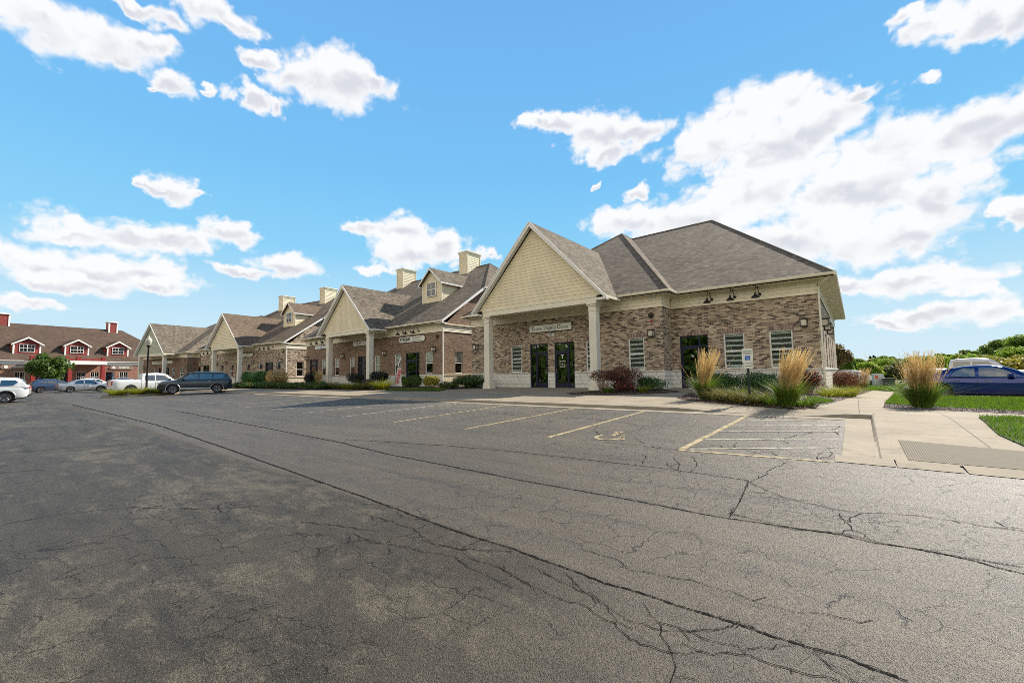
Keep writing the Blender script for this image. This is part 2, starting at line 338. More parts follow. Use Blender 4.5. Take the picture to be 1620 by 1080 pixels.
# ground materials -------------------------------------------------
def asphalt():
    m, t, b, o = newmat('asphalt')
    p = objc(t); x, y, z = t.sep(p)
    st = t.vm('MULTIPLY', p, (0.35, 1.0, 1.0))
    n1 = t.noise(st, 0.55, 7, 0.62, 0.4); n2 = t.noise(t.vm('ADD', st, (11, 5, 0)), 1.9, 7, 0.68, 0.6)
    grit = t.noise(p, 120, 3, 0.8); grit2 = t.noise(p, 42, 4, 0.75)
    def stones(scale, lo):
        v = t.node('ShaderNodeTexVoronoi'); t.put(v.inputs['Vector'], p); v.inputs['Scale'].default_value = scale
        r_ = t.sep(v.outputs['Color'])[0]
        return t.smooth(v.outputs['Distance'], 0.5, 0.25), r_
    s1, c1 = stones(105, 0); s2, c2 = stones(58, 0)
    old = t.mix(t.smooth(n1, 0.30, 0.72), (.072, .057, .038), (.114, .091, .061))
    seal = t.mix(t.smooth(n2, 0.30, 0.56), (.042, .037, .030), (.072, .061, .046))
    lacy = t.noise(t.vm('ADD', t.vm('MULTIPLY', p, (0.5, 1.0, 1.0)), (2, 8, 0)), 3.2, 9, 0.78, 0.4)
    zone = t.smooth(t.noise(t.vm('ADD', st, (4, 1, 0)), 0.75, 4, 0.55), 0.36, 0.64)
    worn = t.m('MULTIPLY', t.smooth(t.m('ADD', lacy, t.m('MULTIPLY', zone, 0.13)), 0.53, 0.70), t.smooth(t.m('ADD', t.m('MULTIPLY', grit, 0.55), t.m('MULTIPLY', grit2, 0.55)), 0.40, 0.66))
    seal = t.mix(t.m('MULTIPLY', worn, 0.75), seal, (.20, .17, .12))
    edge = t.m('ADD', y, t.m('MULTIPLY', t.m('SUBTRACT', n1, 0.5), 0.25))
    near = t.smooth(t.m('SUBTRACT', edge, t.m('ADD', 2.76, t.m('MULTIPLY', t.m('MINIMUM', x, 0.0), -0.018))), 0.06, -0.05)
    west = t.smooth(t.m('ADD', x, t.m('MULTIPLY', t.m('SUBTRACT', n1, 0.5), 1.6)), -0.7, -2.6)
    msk = t.m('MULTIPLY', near, west)
    c = t.mix(msk, old, seal)
    lanem = t.m('MULTIPLY', t.smooth(edge, 2.76, 2.86), t.smooth(edge, 5.95, 5.85))
    c = t.mix(t.m('MULTIPLY', lanem, 0.6), c, t.mix(t.smooth(n2, 0.3, 0.7), (.080, .061, .039), (.122, .095, .062)))
    strk = t.noise(t.vm('MULTIPLY', p, (0.10, 2.2, 1)), 1.6, 6, 0.68)
    c = t.mix(t.smooth(strk, 0.48, 0.72), c, t.mix(0.5, c, (.024, .023, .022)))
    oil = t.smooth(t.noise(t.vm('ADD', p, (7, 3, 0)), 0.9, 6, 0.66), 0.57, 0.70)
    c = t.mix(t.m('MULTIPLY', oil, 0.5), c, (.024, .023, .021))
    # drips and tyre dirt in the middle of the bays
    bay = t.m('ABSOLUTE', t.m('SUBTRACT', t.m('FRACT', t.m('DIVIDE', t.m('ADD', x, 2.39), 2.66)), 0.5))
    drip = t.m('MULTIPLY', t.m('MULTIPLY', t.smooth(bay, 0.20, 0.02), t.smooth(y, 7.9, 9.4)), t.smooth(y, 12.6, 11.4))
    drip = t.m('MULTIPLY', drip, t.smooth(t.noise(t.vm('ADD', p, (3, 13, 0)), 2.6, 6, 0.7), 0.42, 0.66))
    c = t.mix(t.m('MULTIPLY', drip, 0.75), c, (.022, .021, .019))
    # fine map cracking in patches
    wob = t.vm('ADD', p, t.vm('MULTIPLY', t.comb(t.noise(p, 3.0, 4, 0.6), t.noise(t.vm('ADD', p, (9, 2, 0)), 3.0, 4, 0.6), 0), (0.35, 0.35, 0)))
    ve = t.node('ShaderNodeTexVoronoi', feature='DISTANCE_TO_EDGE'); t.put(ve.inputs['Vector'], wob); ve.inputs['Scale'].default_value = 2.6
    ve2 = t.node('ShaderNodeTexVoronoi', feature='DISTANCE_TO_EDGE'); t.put(ve2.inputs['Vector'], wob); ve2.inputs['Scale'].default_value = 6.5
    patch = t.smooth(t.noise(t.vm('ADD', st, (1, 17, 0)), 0.9, 4, 0.6), 0.50, 0.60); patch2 = t.smooth(t.noise(t.vm('ADD', st, (21, 3, 0)), 0.8, 4, 0.6), 0.56, 0.64)
    k1 = t.m('MULTIPLY', t.smooth(ve.outputs['Distance'], 0.014, 0.006), patch); k2 = t.m('MULTIPLY', t.smooth(ve2.outputs['Distance'], 0.022, 0.010), patch2)
    crk = t.m('MULTIPLY', t.m('MAXIMUM', k1, k2), t.smooth(grit2, 0.34, 0.46))
    c = t.mix(t.m('MULTIPLY', crk, 0.85), c, (.010, .009, .008))
    c = t.mix(1.0, c, t.ramp(grit, [(0.28, 0.45), (0.5, 0.95), (0.72, 1.7)]), 'MULTIPLY')
    light = t.m('MULTIPLY', s1, t.smooth(c1, 0.55, 0.95)); dark = t.m('MULTIPLY', s2, t.smooth(c2, 0.35, 0.05))
    c = t.mix(t.m('MULTIPLY', light, 0.55), c, (.26, .235, .185))
    c = t.mix(t.m('MULTIPLY', dark, 0.55), c, (.018, .017, .016))
    h = t.m('ADD', t.m('ADD', t.m('MULTIPLY', grit, 0.5), t.m('MULTIPLY', s1, 0.6)), t.m('SUBTRACT', t.m('MULTIPLY', grit2, 0.7), t.m('MULTIPLY', crk, 1.5)))
    setb(t, b, c, t.m('SUBTRACT', 0.54, t.m('MULTIPLY', s1, 0.16)), 0, t.bump(h, 0.9, 0.012), 0.5)
    t.put(b.inputs['Specular IOR Level'], t.m('SUBTRACT', 0.5, t.m('MULTIPLY', msk, 0.32)))
    return m
asphalt()

def concrete(name, c1, c2, joint=1.5, jw=0.012, stain=0.25):
    m, t, b, o = newmat(name)
    p = objc(t)
    n = t.noise(p, 0.8, 8, 0.65); g = t.noise(p, 60, 3, 0.75); s = t.noise(t.vm('ADD', p, (5, 9, 0)), 2.3, 6, 0.6, 0.6)
    c = t.mix(t.smooth(n, 0.3, 0.7), c1, c2)
    c = t.mix(t.m('MULTIPLY', t.smooth(s, 0.52, 0.72), stain), c, tuple(x * 0.55 for x in c1))
    c = t.mix(1.0, c, t.ramp(g, [(0.25, 0.78), (0.75, 1.2)]), 'MULTIPLY')
    hgt = g
    if joint:
        u, v, _ = t.sep(p)
        d = None
        for q in (u, v):
            f = t.m('MULTIPLY', t.m('SUBTRACT', 0.5, t.m('ABSOLUTE', t.m('SUBTRACT', t.m('FRACT', t.m('DIVIDE', q, joint)), 0.5))), joint)
            d = f if d is None else t.m('MINIMUM', d, f)
        k = t.smooth(d, jw * 0.5, jw)
        c = t.mix(k, tuple(x * 0.35 for x in c1), c)
        hgt = t.m('ADD', t.m('MULTIPLY', g, 0.3), k)
    setb(t, b, c, 0.85, 0, t.bump(hgt, 0.5, 0.008), 0.3)
    return m
concrete('concrete_walk', (.25, .205, .145), (.335, .28, .20), 1.52)
concrete('concrete_curb', (.26, .215, .155), (.35, .295, .215), 0, stain=0.4)

def tactile():
    m, t, b, o = newmat('tactile_concrete')
    p = objc(t); x, y, z = t.sep(p)
    a = t.m('SINE', t.m('MULTIPLY', t.m('ADD', x, y), 2 * PI / 0.055)); c_ = t.m('SINE', t.m('MULTIPLY', t.m('SUBTRACT', x, y), 2 * PI / 0.055))
    k = t.m('MULTIPLY', a, c_)
    n = t.noise(p, 9, 5, 0.65)
    c = t.mix(t.smooth(k, -0.4, 0.5), (.165, .138, .10), (.26, .22, .16))
    c = t.mix(t.m('MULTIPLY', t.smooth(n, 0.45, 0.7), 0.35), c, (.12, .10, .085))
    setb(t, b, c, 0.85, 0, t.bump(k, 0.7, 0.008), 0.3)
tactile()

def speck(name, cols, scale=40, bumpd=0.02):
    m, t, b, o = newmat(name)
    p = objc(t)
    v = t.node('ShaderNodeTexVoronoi'); t.put(v.inputs['Vector'], p); v.inputs['Scale'].default_value = scale
    w = t.sep(v.outputs['Color'])[0]
    c = t.ramp(w, [(i / len(cols), cc) for i, cc in enumerate(cols)], 'CONSTANT')
    setb(t, b, c, 0.95, 0, t.bump(v.outputs['Distance'], 0.8, bumpd), 0.2)
    return m
speck('mulch_bark', [(.055, .035, .028), (.085, .058, .045), (.04, .027, .022), (.12, .085, .065)], 26, 0.03)
speck('gravel_stone', [(.24, .20, .18), (.17, .14, .13), (.32, .28, .25), (.12, .10, .095), (.27, .21, .19)], 24, 0.03)
speck('soil_grass', [(.05, .085, .016), (.07, .11, .02), (.04, .07, .014), (.085, .12, .028)], 30, 0.02)

def field():
    m, t, b, o = newmat('field_grass')
    p = objc(t)
    n = t.noise(p, 0.15, 6, 0.6); g = t.noise(p, 3, 5, 0.7)
    c = t.mix(t.smooth(n, 0.35, 0.65), (.075, .115, .025), (.17, .15, .055))
    c = t.mix(1.0, c, t.ramp(g, [(0.2, 0.65), (0.8, 1.35)]), 'MULTIPLY')
    setb(t, b, c, 0.95, 0, None, 0.15)
field()

def worn_paint(name, col):
    m, t, b, o = newmat(name)
    p = objc(t)
    n = t.noise(p, 7, 6, 0.72); g = t.noise(p, 50, 3, 0.8)
    k = t.smooth(t.m('ADD', n, t.m('MULTIPLY', g, 0.40)), 0.60, 0.88)
    c = t.mix(k, col, (.12, .10, .075))
    c = t.mix(1.0, c, t.ramp(g, [(0.25, 0.75), (0.75, 1.15)]), 'MULTIPLY')
    setb(t, b, c, 0.8, 0, None, 0.3)
worn_paint('paint_line_yellow', (.46, .37, .19)); worn_paint('paint_line_white', (.46, .42, .33))
flat('crack_fill', (.012, .011, .010), 0.95, spec=0.1)
flat('tar_seam', (.022, .021, .020), 0.9, spec=0.1)

def leaf(name, cols, trans=0.35, rough=0.55, tint2=None):
    m, t, b, o = newmat(name)
    gi = t.node('ShaderNodeNewGeometry')
    c = t.ramp(gi.outputs['Random Per Island'], [(i / max(1, len(cols) - 1), cc) for i, cc in enumerate(cols)])
    c = t.mix(1.0, c, t.ramp(t.noise(objc(t), 1.7, 3, 0.6), [(0.3, .72), (0.7, 1.28)]), 'MULTIPLY')
    setb(t, b, c, rough, 0, None, 0.3)
    tl = t.node('ShaderNodeBsdfTranslucent'); t.put(tl.inputs[0], t.mix(1.0, c, (1.5, 1.5, 0.7) if 'plume' not in name else (1.05, 1.0, .85), 'MULTIPLY'))
    mx = t.node('ShaderNodeMixShader'); mx.inputs[0].default_value = trans
    t.l.new(b.outputs[0], mx.inputs[1]); t.l.new(tl.outputs[0], mx.inputs[2]); t.l.new(mx.outputs[0], o.inputs[0])
    return m
leaf('leaf_oak', [(0.091, 0.151, 0.033), (0.131, 0.212, 0.040), (0.181, 0.263, 0.056), (0.081, 0.131, 0.036)], 0.55)
leaf('leaf_bright', [(0.172, 0.282, 0.036), (0.242, 0.343, 0.044), (0.142, 0.242, 0.036), (0.302, 0.363, 0.060)], 0.55)
leaf('leaf_dull', [(0.151, 0.172, 0.091), (0.202, 0.222, 0.121), (0.121, 0.142, 0.070), (0.242, 0.242, 0.151)], 0.55)
leaf('leaf_dark', [(0.034, 0.065, 0.028), (0.054, 0.090, 0.034), (0.043, 0.078, 0.037)], 0.55)
leaf('leaf_autumn', [(.13, .085, .045), (.10, .095, .04), (.17, .10, .05), (.08, .09, .04)], 0.45)
leaf('leaf_street', [(.05, .10, .02), (.075, .14, .025), (.10, .16, .03), (.045, .085, .02)])
leaf('leaf_box', [(.022, .075, .014), (.034, .105, .018), (.048, .135, .02), (.026, .08, .016)], 0.2)
leaf('leaf_juniper', [(.02, .055, .014), (.035, .085, .018), (.055, .12, .022), (.09, .13, .03)], 0.2)
leaf('leaf_burgundy', [(.12, .045, .032), (.17, .065, .045), (.22, .095, .065), (.085, .034, .026), (.26, .13, .09)], 0.3)
leaf('leaf_rose', [(.02, .035, .018), (.035, .05, .025), (.05, .03, .022), (.30, .03, .04), (.03, .045, .02), (.04, .055, .03)], 0.2)
leaf('leaf_darkball', [(.016, .022, .018), (.024, .032, .022), (.03, .036, .026)], 0.12)
leaf('leaf_gold', [(0.364, 0.286, 0.039), (0.420, 0.364, 0.065), (0.260, 0.247, 0.039), (0.143, 0.182, 0.039)], 0.3)
leaf('leaf_purple', [(.06, .035, .05), (.09, .055, .07), (.05, .05, .035)], 0.2)
leaf('petal_red', [(.40, .02, .03), (.50, .05, .06), (.34, .015, .03)], 0.3)
leaf('petal_yellow', [(.55, .36, .03), (.62, .30, .04), (.5, .2, .04)], 0.3)
leaf('blade_green', [(.05, .115, .014), (.075, .155, .018), (.12, .20, .025), (.18, .22, .04), (.04, .09, .014)], 0.35, 0.5)
leaf('blade_olive', [(.10, .12, .025), (.15, .14, .035), (.20, .155, .06), (.07, .10, .02), (.24, .17, .08)], 0.35)
leaf('blade_lime', [(.20, .22, .025), (.27, .27, .03), (.14, .18, .025), (.32, .30, .05)], 0.4)
leaf('plume_tan', [(.62, .45, .20), (.70, .53, .26), (.50, .35, .15), (.76, .61, .34), (.44, .30, .12)], 0.42, 0.8)
leaf('lawn_blade', [(.055, .125, .012), (.085, .17, .016), (.12, .20, .022), (.045, .10, .012), (.16, .20, .04)], 0.4)

# ------------------------------------------------------------------ mesh builder
def metric_uv(me):
    uvl = me.uv_layers.new(name='UVMap')
    nv = len(me.vertices)
    co = np.empty(nv * 3); me.vertices.foreach_get('co', co); co = co.reshape(-1, 3)
    nl = len(me.loops); li = np.empty(nl, dtype=np.int32); me.loops.foreach_get('vertex_index', li)
    npol = len(me.polygons)
    nrm = np.empty(npol * 3); me.polygons.foreach_get('normal', nrm); nrm = nrm.reshape(-1, 3)
    tot = np.empty(npol, dtype=np.int32); me.polygons.foreach_get('loop_total', tot)
    N = np.repeat(nrm, tot, axis=0)
    h = np.stack([-N[:, 1], N[:, 0], np.zeros(len(N))], 1)
    ln = np.linalg.norm(h, axis=1)
    fl = ln < 0.05
    h[fl] = (1, 0, 0); ln[fl] = 1
    h /= ln[:, None]
    v = np.cross(N, h)
    P = co[li]
    uv = np.stack([(P * h).sum(1), (P * v).sum(1)], 1).astype(np.float32)
    uvl.data.foreach_set('uv', uv.ravel())

class MB:
    def __init__(s): s.v = []; s.f = []; s.mi = []; s.mats = []; s.M = None
    def mat(s, name):
        if name not in s.mats: s.mats.append(name)
        return s.mats.index(name)
    def add(s, pts, faces, mat):
        o = len(s.v); k = s.mat(mat)
        for p in pts:
            p = Vector(p)
            s.v.append(tuple(s.M @ p if s.M else p))
        for f in faces: s.f.append(tuple(i + o for i in f)); s.mi.append(k)
    def poly(s, pts, mat): s.add(pts, [tuple(range(len(pts)))], mat)
    def box(s, x0, x1, y0, y1, z0, z1, mat):
        s.add([(x0, y0, z0), (x1, y0, z0), (x1, y1, z0), (x0, y1, z0), (x0, y0, z1), (x1, y0, z1), (x1, y1, z1), (x0, y1, z1)],
              [(0, 3, 2, 1), (4, 5, 6, 7), (0, 1, 5, 4), (1, 2, 6, 5), (2, 3, 7, 6), (3, 0, 4, 7)], mat)
    def bbox(s, x0, x1, y0, y1, z0, z1, mat, b=0.01):
        # box with chamfered vertical and horizontal edges
        bm = bmesh.new()
        bmesh.ops.create_cube(bm, size=1.0)
        for w in bm.verts:
            w.co = (x0 + (w.co.x + .5) * (x1 - x0), y0 + (w.co.y + .5) * (y1 - y0), z0 + (w.co.z + .5) * (z1 - z0))
        bmesh.ops.bevel(bm, geom=bm.edges[:], offset=b, segments=1, affect='EDGES', profile=0.5)
        bm.verts.index_update()
        s.add([w.co[:] for w in bm.verts], [[w.index for w in f.verts] for f in bm.faces], mat); bm.free()
    def slab(s, pts, vec, mat, capmat=None):
        # polygon pts swept by vec
        n = len(pts); vec = Vector(vec)
        P = [Vector(p) for p in pts]; Q = [p + vec for p in P]
        nrm = Vector((0, 0, 0))
        for i in range(n): nrm += P[i].cross(P[(i + 1) % n])
        flip = nrm.dot(vec) > 0
        f = [tuple(range(n)), tuple(range(2 * n - 1, n - 1, -1))] + [(i, i + n, (i + 1) % n + n, (i + 1) % n) for i in range(n)]
        if flip: f = [tuple(reversed(x)) for x in f]
        s.add(P + Q, f, mat)
    def tube(s, pts, r, mat, n=8, caps=True):
        P = [Vector(p) for p in pts]; rr = r if hasattr(r, '__len__') else [r] * len(P)
        rings = []; prev = None
        for i, p in enumerate(P):
            d = (P[min(i + 1, len(P) - 1)] - P[max(i - 1, 0)]).normalized()
            a = prev if prev is not None else (Vector((0, 0, 1)) if abs(d.z) < 0.9 else Vector((1, 0, 0)))
            a = (a - d * a.dot(d)).normalized(); b = d.cross(a); prev = a
            rings.append([p + (a * math.cos(2 * PI * k / n) + b * math.sin(2 * PI * k / n)) * rr[i] for k in range(n)])
        f = []
        for i in range(len(P) - 1):
            for k in range(n): f.append((i * n + k, i * n + (k + 1) % n, (i + 1) * n + (k + 1) % n, (i + 1) * n + k))
        if caps: f += [tuple(range(n - 1, -1, -1)), tuple((len(P) - 1) * n + k for k in range(n))]
        s.add([q for r_ in rings for q in r_], f, mat)
    def lathe(s, prof, mat, n=24, axis='z', org=(0, 0, 0)):
        pts = []; o = Vector(org)
        for (r, z) in prof:
            for k in range(n):
                a = 2 * PI * k / n
                q = (r * math.cos(a), r * math.sin(a), z) if axis == 'z' else (r * math.cos(a), z, -r * math.sin(a))
                pts.append(o + Vector(q))
        f = []
        for i in range(len(prof) - 1):
            for k in range(n): f.append((i * n + k, i * n + (k + 1) % n, (i + 1) * n + (k + 1) % n, (i + 1) * n + k))
        if prof[0][0] > 1e-4: f.append(tuple(range(n - 1, -1, -1)))
        if prof[-1][0] > 1e-4: f.append(tuple((len(prof) - 1) * n + k for k in range(n)))
        s.add(pts, f, mat)
    def build(s, name, parent=None, smooth=None, loc=None):
        me = bpy.data.meshes.new(name); me.from_pydata(s.v, [], s.f)
        for k in s.mats: me.materials.append(MATS[k])
        if len(s.mats) > 1: me.polygons.foreach_set('material_index', s.mi)
        me.update(); metric_uv(me)
        if smooth:
            me.polygons.foreach_set('use_smooth', [True] * len(me.polygons))
            me.set_sharp_from_angle(angle=rad(smooth))
        o = bpy.data.objects.new(name, me); COL.objects.link(o)
        if parent: o.parent = parent
        if loc: o.location = loc
        return o

def tag(o, label, cat, group=None, kind=None):
    o['label'] = label; o['category'] = cat
    if group: o['group'] = group
    if kind: o['kind'] = kind
    return o
def thing(name, label, cat, loc=(0, 0, 0), rotz=0, group=None):
    o = bpy.data.objects.new(name, None); COL.objects.link(o)
    o.empty_display_size = 0.3
    o.location = loc; o.rotation_euler = (0, 0, rotz)
    return tag(o, label, cat, group)
def struct(o, kind='structure'):
    o['kind'] = kind; return o
def copy_tree(o, parent=None):
    c = o.copy(); COL.objects.link(c); c.parent = parent
    for ch in list(o.children): copy_tree(ch, c)
    return c
def text(name, body, size, mat, parent, loc, rot=(PI / 2, 0, 0), shear=0.0, align='CENTER', sx=1.0, bold=0.0, ext=0.004):
    cu = bpy.data.curves.new(name, 'FONT'); cu.body = body; cu.size = size; cu.shear = shear
    cu.align_x = align; cu.align_y = 'CENTER'; cu.extrude = ext; cu.offset = bold; cu.resolution_u = 4
    cu.materials.append(MATS[mat])
    o = bpy.data.objects.new(name, cu); COL.objects.link(o); o.parent = parent
    o.location = loc; o.rotation_euler = rot; o.scale = (sx, 1, 1)
    dg = bpy.context.evaluated_depsgraph_get()
    me = bpy.data.meshes.new_from_object(o.evaluated_get(dg)); me.name = name
    bpy.data.objects.remove(o); bpy.data.curves.remove(cu)
    o = bpy.data.objects.new(name, me); COL.objects.link(o); o.parent = parent
    o.location = loc; o.rotation_euler = rot; o.scale = (sx, 1, 1)
    return o

# numpy quads -> one mesh object (leaf cards, blades)
def quads_object(name, Q, mat, parent=None, idx=None, mats=None):
    n = len(Q); k = Q.shape[1]
    me = bpy.data.meshes.new(name)
    me.vertices.add(n * k); me.vertices.foreach_set('co', Q.reshape(-1).astype(np.float32))
    me.loops.add(n * k); me.loops.foreach_set('vertex_index', np.arange(n * k, dtype=np.int32))
    me.polygons.add(n); me.polygons.foreach_set('loop_start', np.arange(0, n * k, k, dtype=np.int32))
    me.polygons.foreach_set('loop_total', np.full(n, k, dtype=np.int32))
    for mm in (mats or [mat]): me.materials.append(MATS[mm])
    if idx is not None: me.polygons.foreach_set('material_index', idx.astype(np.int32))
    me.update(calc_edges=True); me.validate()
    o = bpy.data.objects.new(name, me); COL.objects.link(o); o.parent = parent
    return o
def unit(n, r=rng):
    v = r.normal(size=(n, 3)); return v / np.linalg.norm(v, axis=1)[:, None]
def leaf_quads(P, N, size, r=rng, aspect=0.6, fold=True):
    """diamond leaves centred at P, facing roughly N"""
    n = len(P)
    N = N / np.linalg.norm(N, axis=1)[:, None]
    a = np.cross(N, unit(n, r)); a /= np.linalg.norm(a, axis=1)[:, None] + 1e-9
    b = np.cross(N, a)
    s = size * r.uniform(0.6, 1.3, n)[:, None]
    return np.stack([P - a * s, P + b * s * aspect + N * s * 0.15, P + a * s, P - b * s * aspect + N * s * 0.15], 1)
JOINTS=[[(-36.26,3.37),(-16.92,3.46),(-10.4,3.18),(-7.55,3.04),(-5.89,2.95),(-4.28,2.88),(-3.14,2.8),(-2.29,2.8),(-1.86,2.76),(-1.41,2.74),(-1.08,2.75),(-0.8,2.76),(-0.6,2.76),(-0.33,2.75),(-0.13,2.76),(0.1,2.73)],[(-22.92,5.3),(-12.58,4.95),(-8.51,4.79),(-6.65,4.59),(-5.09,4.55),(-3.66,4.5),(-2.69,4.5),(-1.91,4.51),(-1.26,4.48),(-1.02,4.49),(-0.61,4.53),(-0.16,4.58),(0.0,4.53),(0.32,4.58),(0.56,4.55),(0.8,4.46)],[(-1.04,4.63),(-0.73,4.58),(-0.49,4.52),(-0.18,4.64),(-0.06,4.61),(0.1,4.56),(0.4,4.58),(0.82,4.59)],[(-8.84,5.05),(-6.21,5.71),(-4.79,5.9),(-3.57,5.99),(-2.55,6.06),(-1.84,6.06),(-1.11,6.0),(-1.05,5.15),(-1.02,4.5)]]
CRACKS=[[(-1.1,5.93),(-0.99,6.35),(-0.99,6.63),(-0.9,7.11),(-0.83,7.34)],[(-1.05,5.87),(-0.72,5.5),(-0.43,5.37),(-0.2,5.3),(-0.03,5.31),(0.18,5.45),(0.5,5.52),(0.75,5.48),(1.01,5.5)],[(-1.05,5.49),(-0.87,5.53),(-0.57,5.46)],[(-0.03,5.31),(-0.1,5.21),(-0.14,4.93),(-0.12,4.77),(-0.17,4.63)],[(-0.21,5.19),(-0.16,4.93)],[(-0.12,4.77),(-0.04,4.7),(0.02,4.6)],[(0.86,5.68),(0.91,5.57),(1.02,5.58)],[(-2.0,2.45),(-1.7,2.4),(-1.39,2.4),(-1.18,2.35),(-1.05,2.28),(-0.92,2.27),(-0.83,2.28),(-0.7,2.38),(-0.52,2.51),(-0.4,2.49),(-0.25,2.53),(-0.14,2.55)],[(-1.72,2.71),(-1.51,2.57),(-1.28,2.48),(-1.12,2.43),(-1.01,2.44),(-0.93,2.44),(-0.7,2.61),(-0.63,2.7),(-0.6,2.73)],[(-1.11,2.65),(-1.03,2.55),(-0.95,2.48),(-0.89,2.37),(-0.82,2.28),(-0.78,2.19),(-0.76,2.08)],[(-0.96,2.51),(-0.8,2.52),(-0.67,2.51),(-0.56,2.54),(-0.52,2.51)],[(-0.53,2.55),(-0.33,2.73)],[(-1.39,3.0),(-1.13,3.06),(-0.97,3.1),(-0.7,3.1),(-0.53,3.06),(-0.36,3.08),(-0.15,3.17),(-0.07,3.16)],[(-1.79,3.11),(-1.51,3.1),(-1.38,3.02)],[(-1.98,2.64),(-1.62,2.56),(-1.4,2.55),(-1.23,2.45),(-1.15,2.37)],[(-0.33,2.75),(-0.24,2.7),(-0.17,2.64),(-0.08,2.58)],[(-3.73,2.21),(-3.37,2.2),(-3.05,2.3),(-2.85,2.33),(-2.57,2.43),(-2.35,2.35),(-1.89,2.31)],[(-2.67,2.53),(-2.46,2.64),(-2.25,2.75)],[(-2.48,2.48),(-2.21,2.48),(-2.0,2.45)],[(-4.1,2.57),(-3.65,2.6),(-3.24,2.59),(-2.9,2.48),(-2.57,2.57)],[(-4.43,2.07),(-4.08,2.21),(-3.54,2.38)],[(-13.93,0.28),(-13.56,1.16),(-12.72,2.06)],[(-11.04,0.24),(-10.64,0.74)],[(-7.05,0.18),(-6.98,0.63),(-6.58,1.15),(-5.8,1.61),(-5.36,2.03)],[(-2.83,7.58),(-2.68,7.53),(-2.26,7.46)],[(-2.39,7.76),(-2.08,7.94),(-1.95,8.22),(-1.81,7.97),(-1.7,8.16),(-1.75,8.61)],[(-1.61,8.98),(-1.31,9.15),(-1.12,9.18),(-0.98,8.9)],[(-1.18,9.37),(-1.02,9.7),(-0.93,9.99),(-0.73,10.44)],[(-2.29,6.82),(-2.1,6.49),(-1.99,6.11),(-1.94,5.99)],[(-2.1,6.49),(-2.13,6.2),(-2.25,6.4)],[(-2.05,7.02),(-1.92,6.7),(-1.82,6.3),(-1.81,6.03)],[(-0.51,7.75),(-0.54,8.03),(-0.49,8.33),(-0.38,8.44),(-0.36,8.13),(-0.5,7.85)],[(-0.5,11.22),(-0.39,11.08),(-0.35,11.71)],[(-0.38,10.72),(-0.32,10.32)],[(-0.64,7.67),(-0.49,7.43)],[(-1.64,8.07),(-1.3,7.79),(-1.16,7.99),(-1.02,7.74)],[(-4.98,9.47),(-4.7,8.73),(-4.27,8.2)],[(-5.54,10.43),(-4.66,10.21),(-4.06,9.75),(-3.84,10.04),(-3.42,10.43)],[(-9.83,10.67),(-8.14,10.23),(-6.79,10.33),(-5.93,10.48),(-5.04,10.23)],[(-3.9,8.84),(-3.85,9.34),(-3.92,9.64)],[(-3.51,8.21),(-3.11,7.7)],[(-4.17,7.58),(-3.44,7.51),(-2.89,7.51),(-2.46,7.45),(-2.14,7.45)],[(-2.84,6.85),(-2.67,6.61),(-2.55,6.21)]]
# ------------------------------------------------------------------ ground levels
def sstep(a, b, x):
    t = max(0.0, min(1.0, (x - a) / (b - a))); return t * t * (3 - 2 * t)
def zA(x, y):                                   # asphalt of the main lot
    return -0.27 + 0.0245 * (y - 13.2)
def zs(x, y):                                   # walks and beds
    b = min(0.0, -0.17 + 0.0157 * (y - 13.2))
    if y < 13.2: b = -0.17 - 0.0418 * (13.2 - y)
    r = -0.17 - 0.0125 * (y - 13.2) if y > 13.2 else b
    t = sstep(-2.2, -0.6, x)
    z = b * (1 - t) + r * t
    rf = sstep(-4.4, -2.9, x) * (1 - sstep(-1.0, -0.35, x))
    if y < 14.7: z -= rf * 0.092 * max(0.0, min(1, 1 - (y - 13.2) / 1.5))
    if y < 13.2 and x > 0.9: pass
    return z

def drape(name, poly, mat, zf, step=1.0, off=0.0, parent=None):
    bm = bmesh.new()
    vs = [bm.verts.new((p[0], p[1], 0)) for p in poly]
    f = bm.faces.new(vs)
    if f.normal.z < 0: bmesh.ops.reverse_faces(bm, faces=[f])
    for ax in (0, 1):
        lo = min(p[ax] for p in poly); hi = max(p[ax] for p in poly)
        k = math.floor(lo / step) + 1
        while k * step < hi:
            co = [0, 0, 0]; co[ax] = k * step; no = [0, 0, 0]; no[ax] = 1
            bmesh.ops.bisect_plane(bm, geom=bm.verts[:] + bm.edges[:] + bm.faces[:], plane_co=co, plane_no=no)
            k += 1
    for v in bm.verts: v.co.z = zf(v.co.x, v.co.y) + off
    bmesh.ops.recalc_face_normals(bm, faces=bm.faces[:])
    if sum(f.normal.z for f in bm.faces) < 0: bmesh.ops.reverse_faces(bm, faces=bm.faces[:])
    me = bpy.data.meshes.new(name); bm.to_mesh(me); bm.free()
    me.materials.append(MATS[mat]); metric_uv(me)
    o = bpy.data.objects.new(name, me); COL.objects.link(o); o.parent = parent
    return o

# terrain reaching the horizon
ty = [(-2500, -2.6), (-300, -2.6), (-46, -2.1), (6.0, -0.62), (13.2, -0.52), (25, -0.60), (60, -0.86), (200, -1.1), (900, -1.3), (3000, -1.5)]
tm = MB()
for (y0, z0), (y1, z1) in zip(ty[:-1], ty[1:]):
    for xa, xb in ((-3000, -300), (-300, 60), (60, 3000)):
        tm.poly([(xa, y0, z0), (xb, y0, z0), (xb, y1, z1), (xa, y1, z1)], 'field_grass')
struct(tm.build('terrain'))

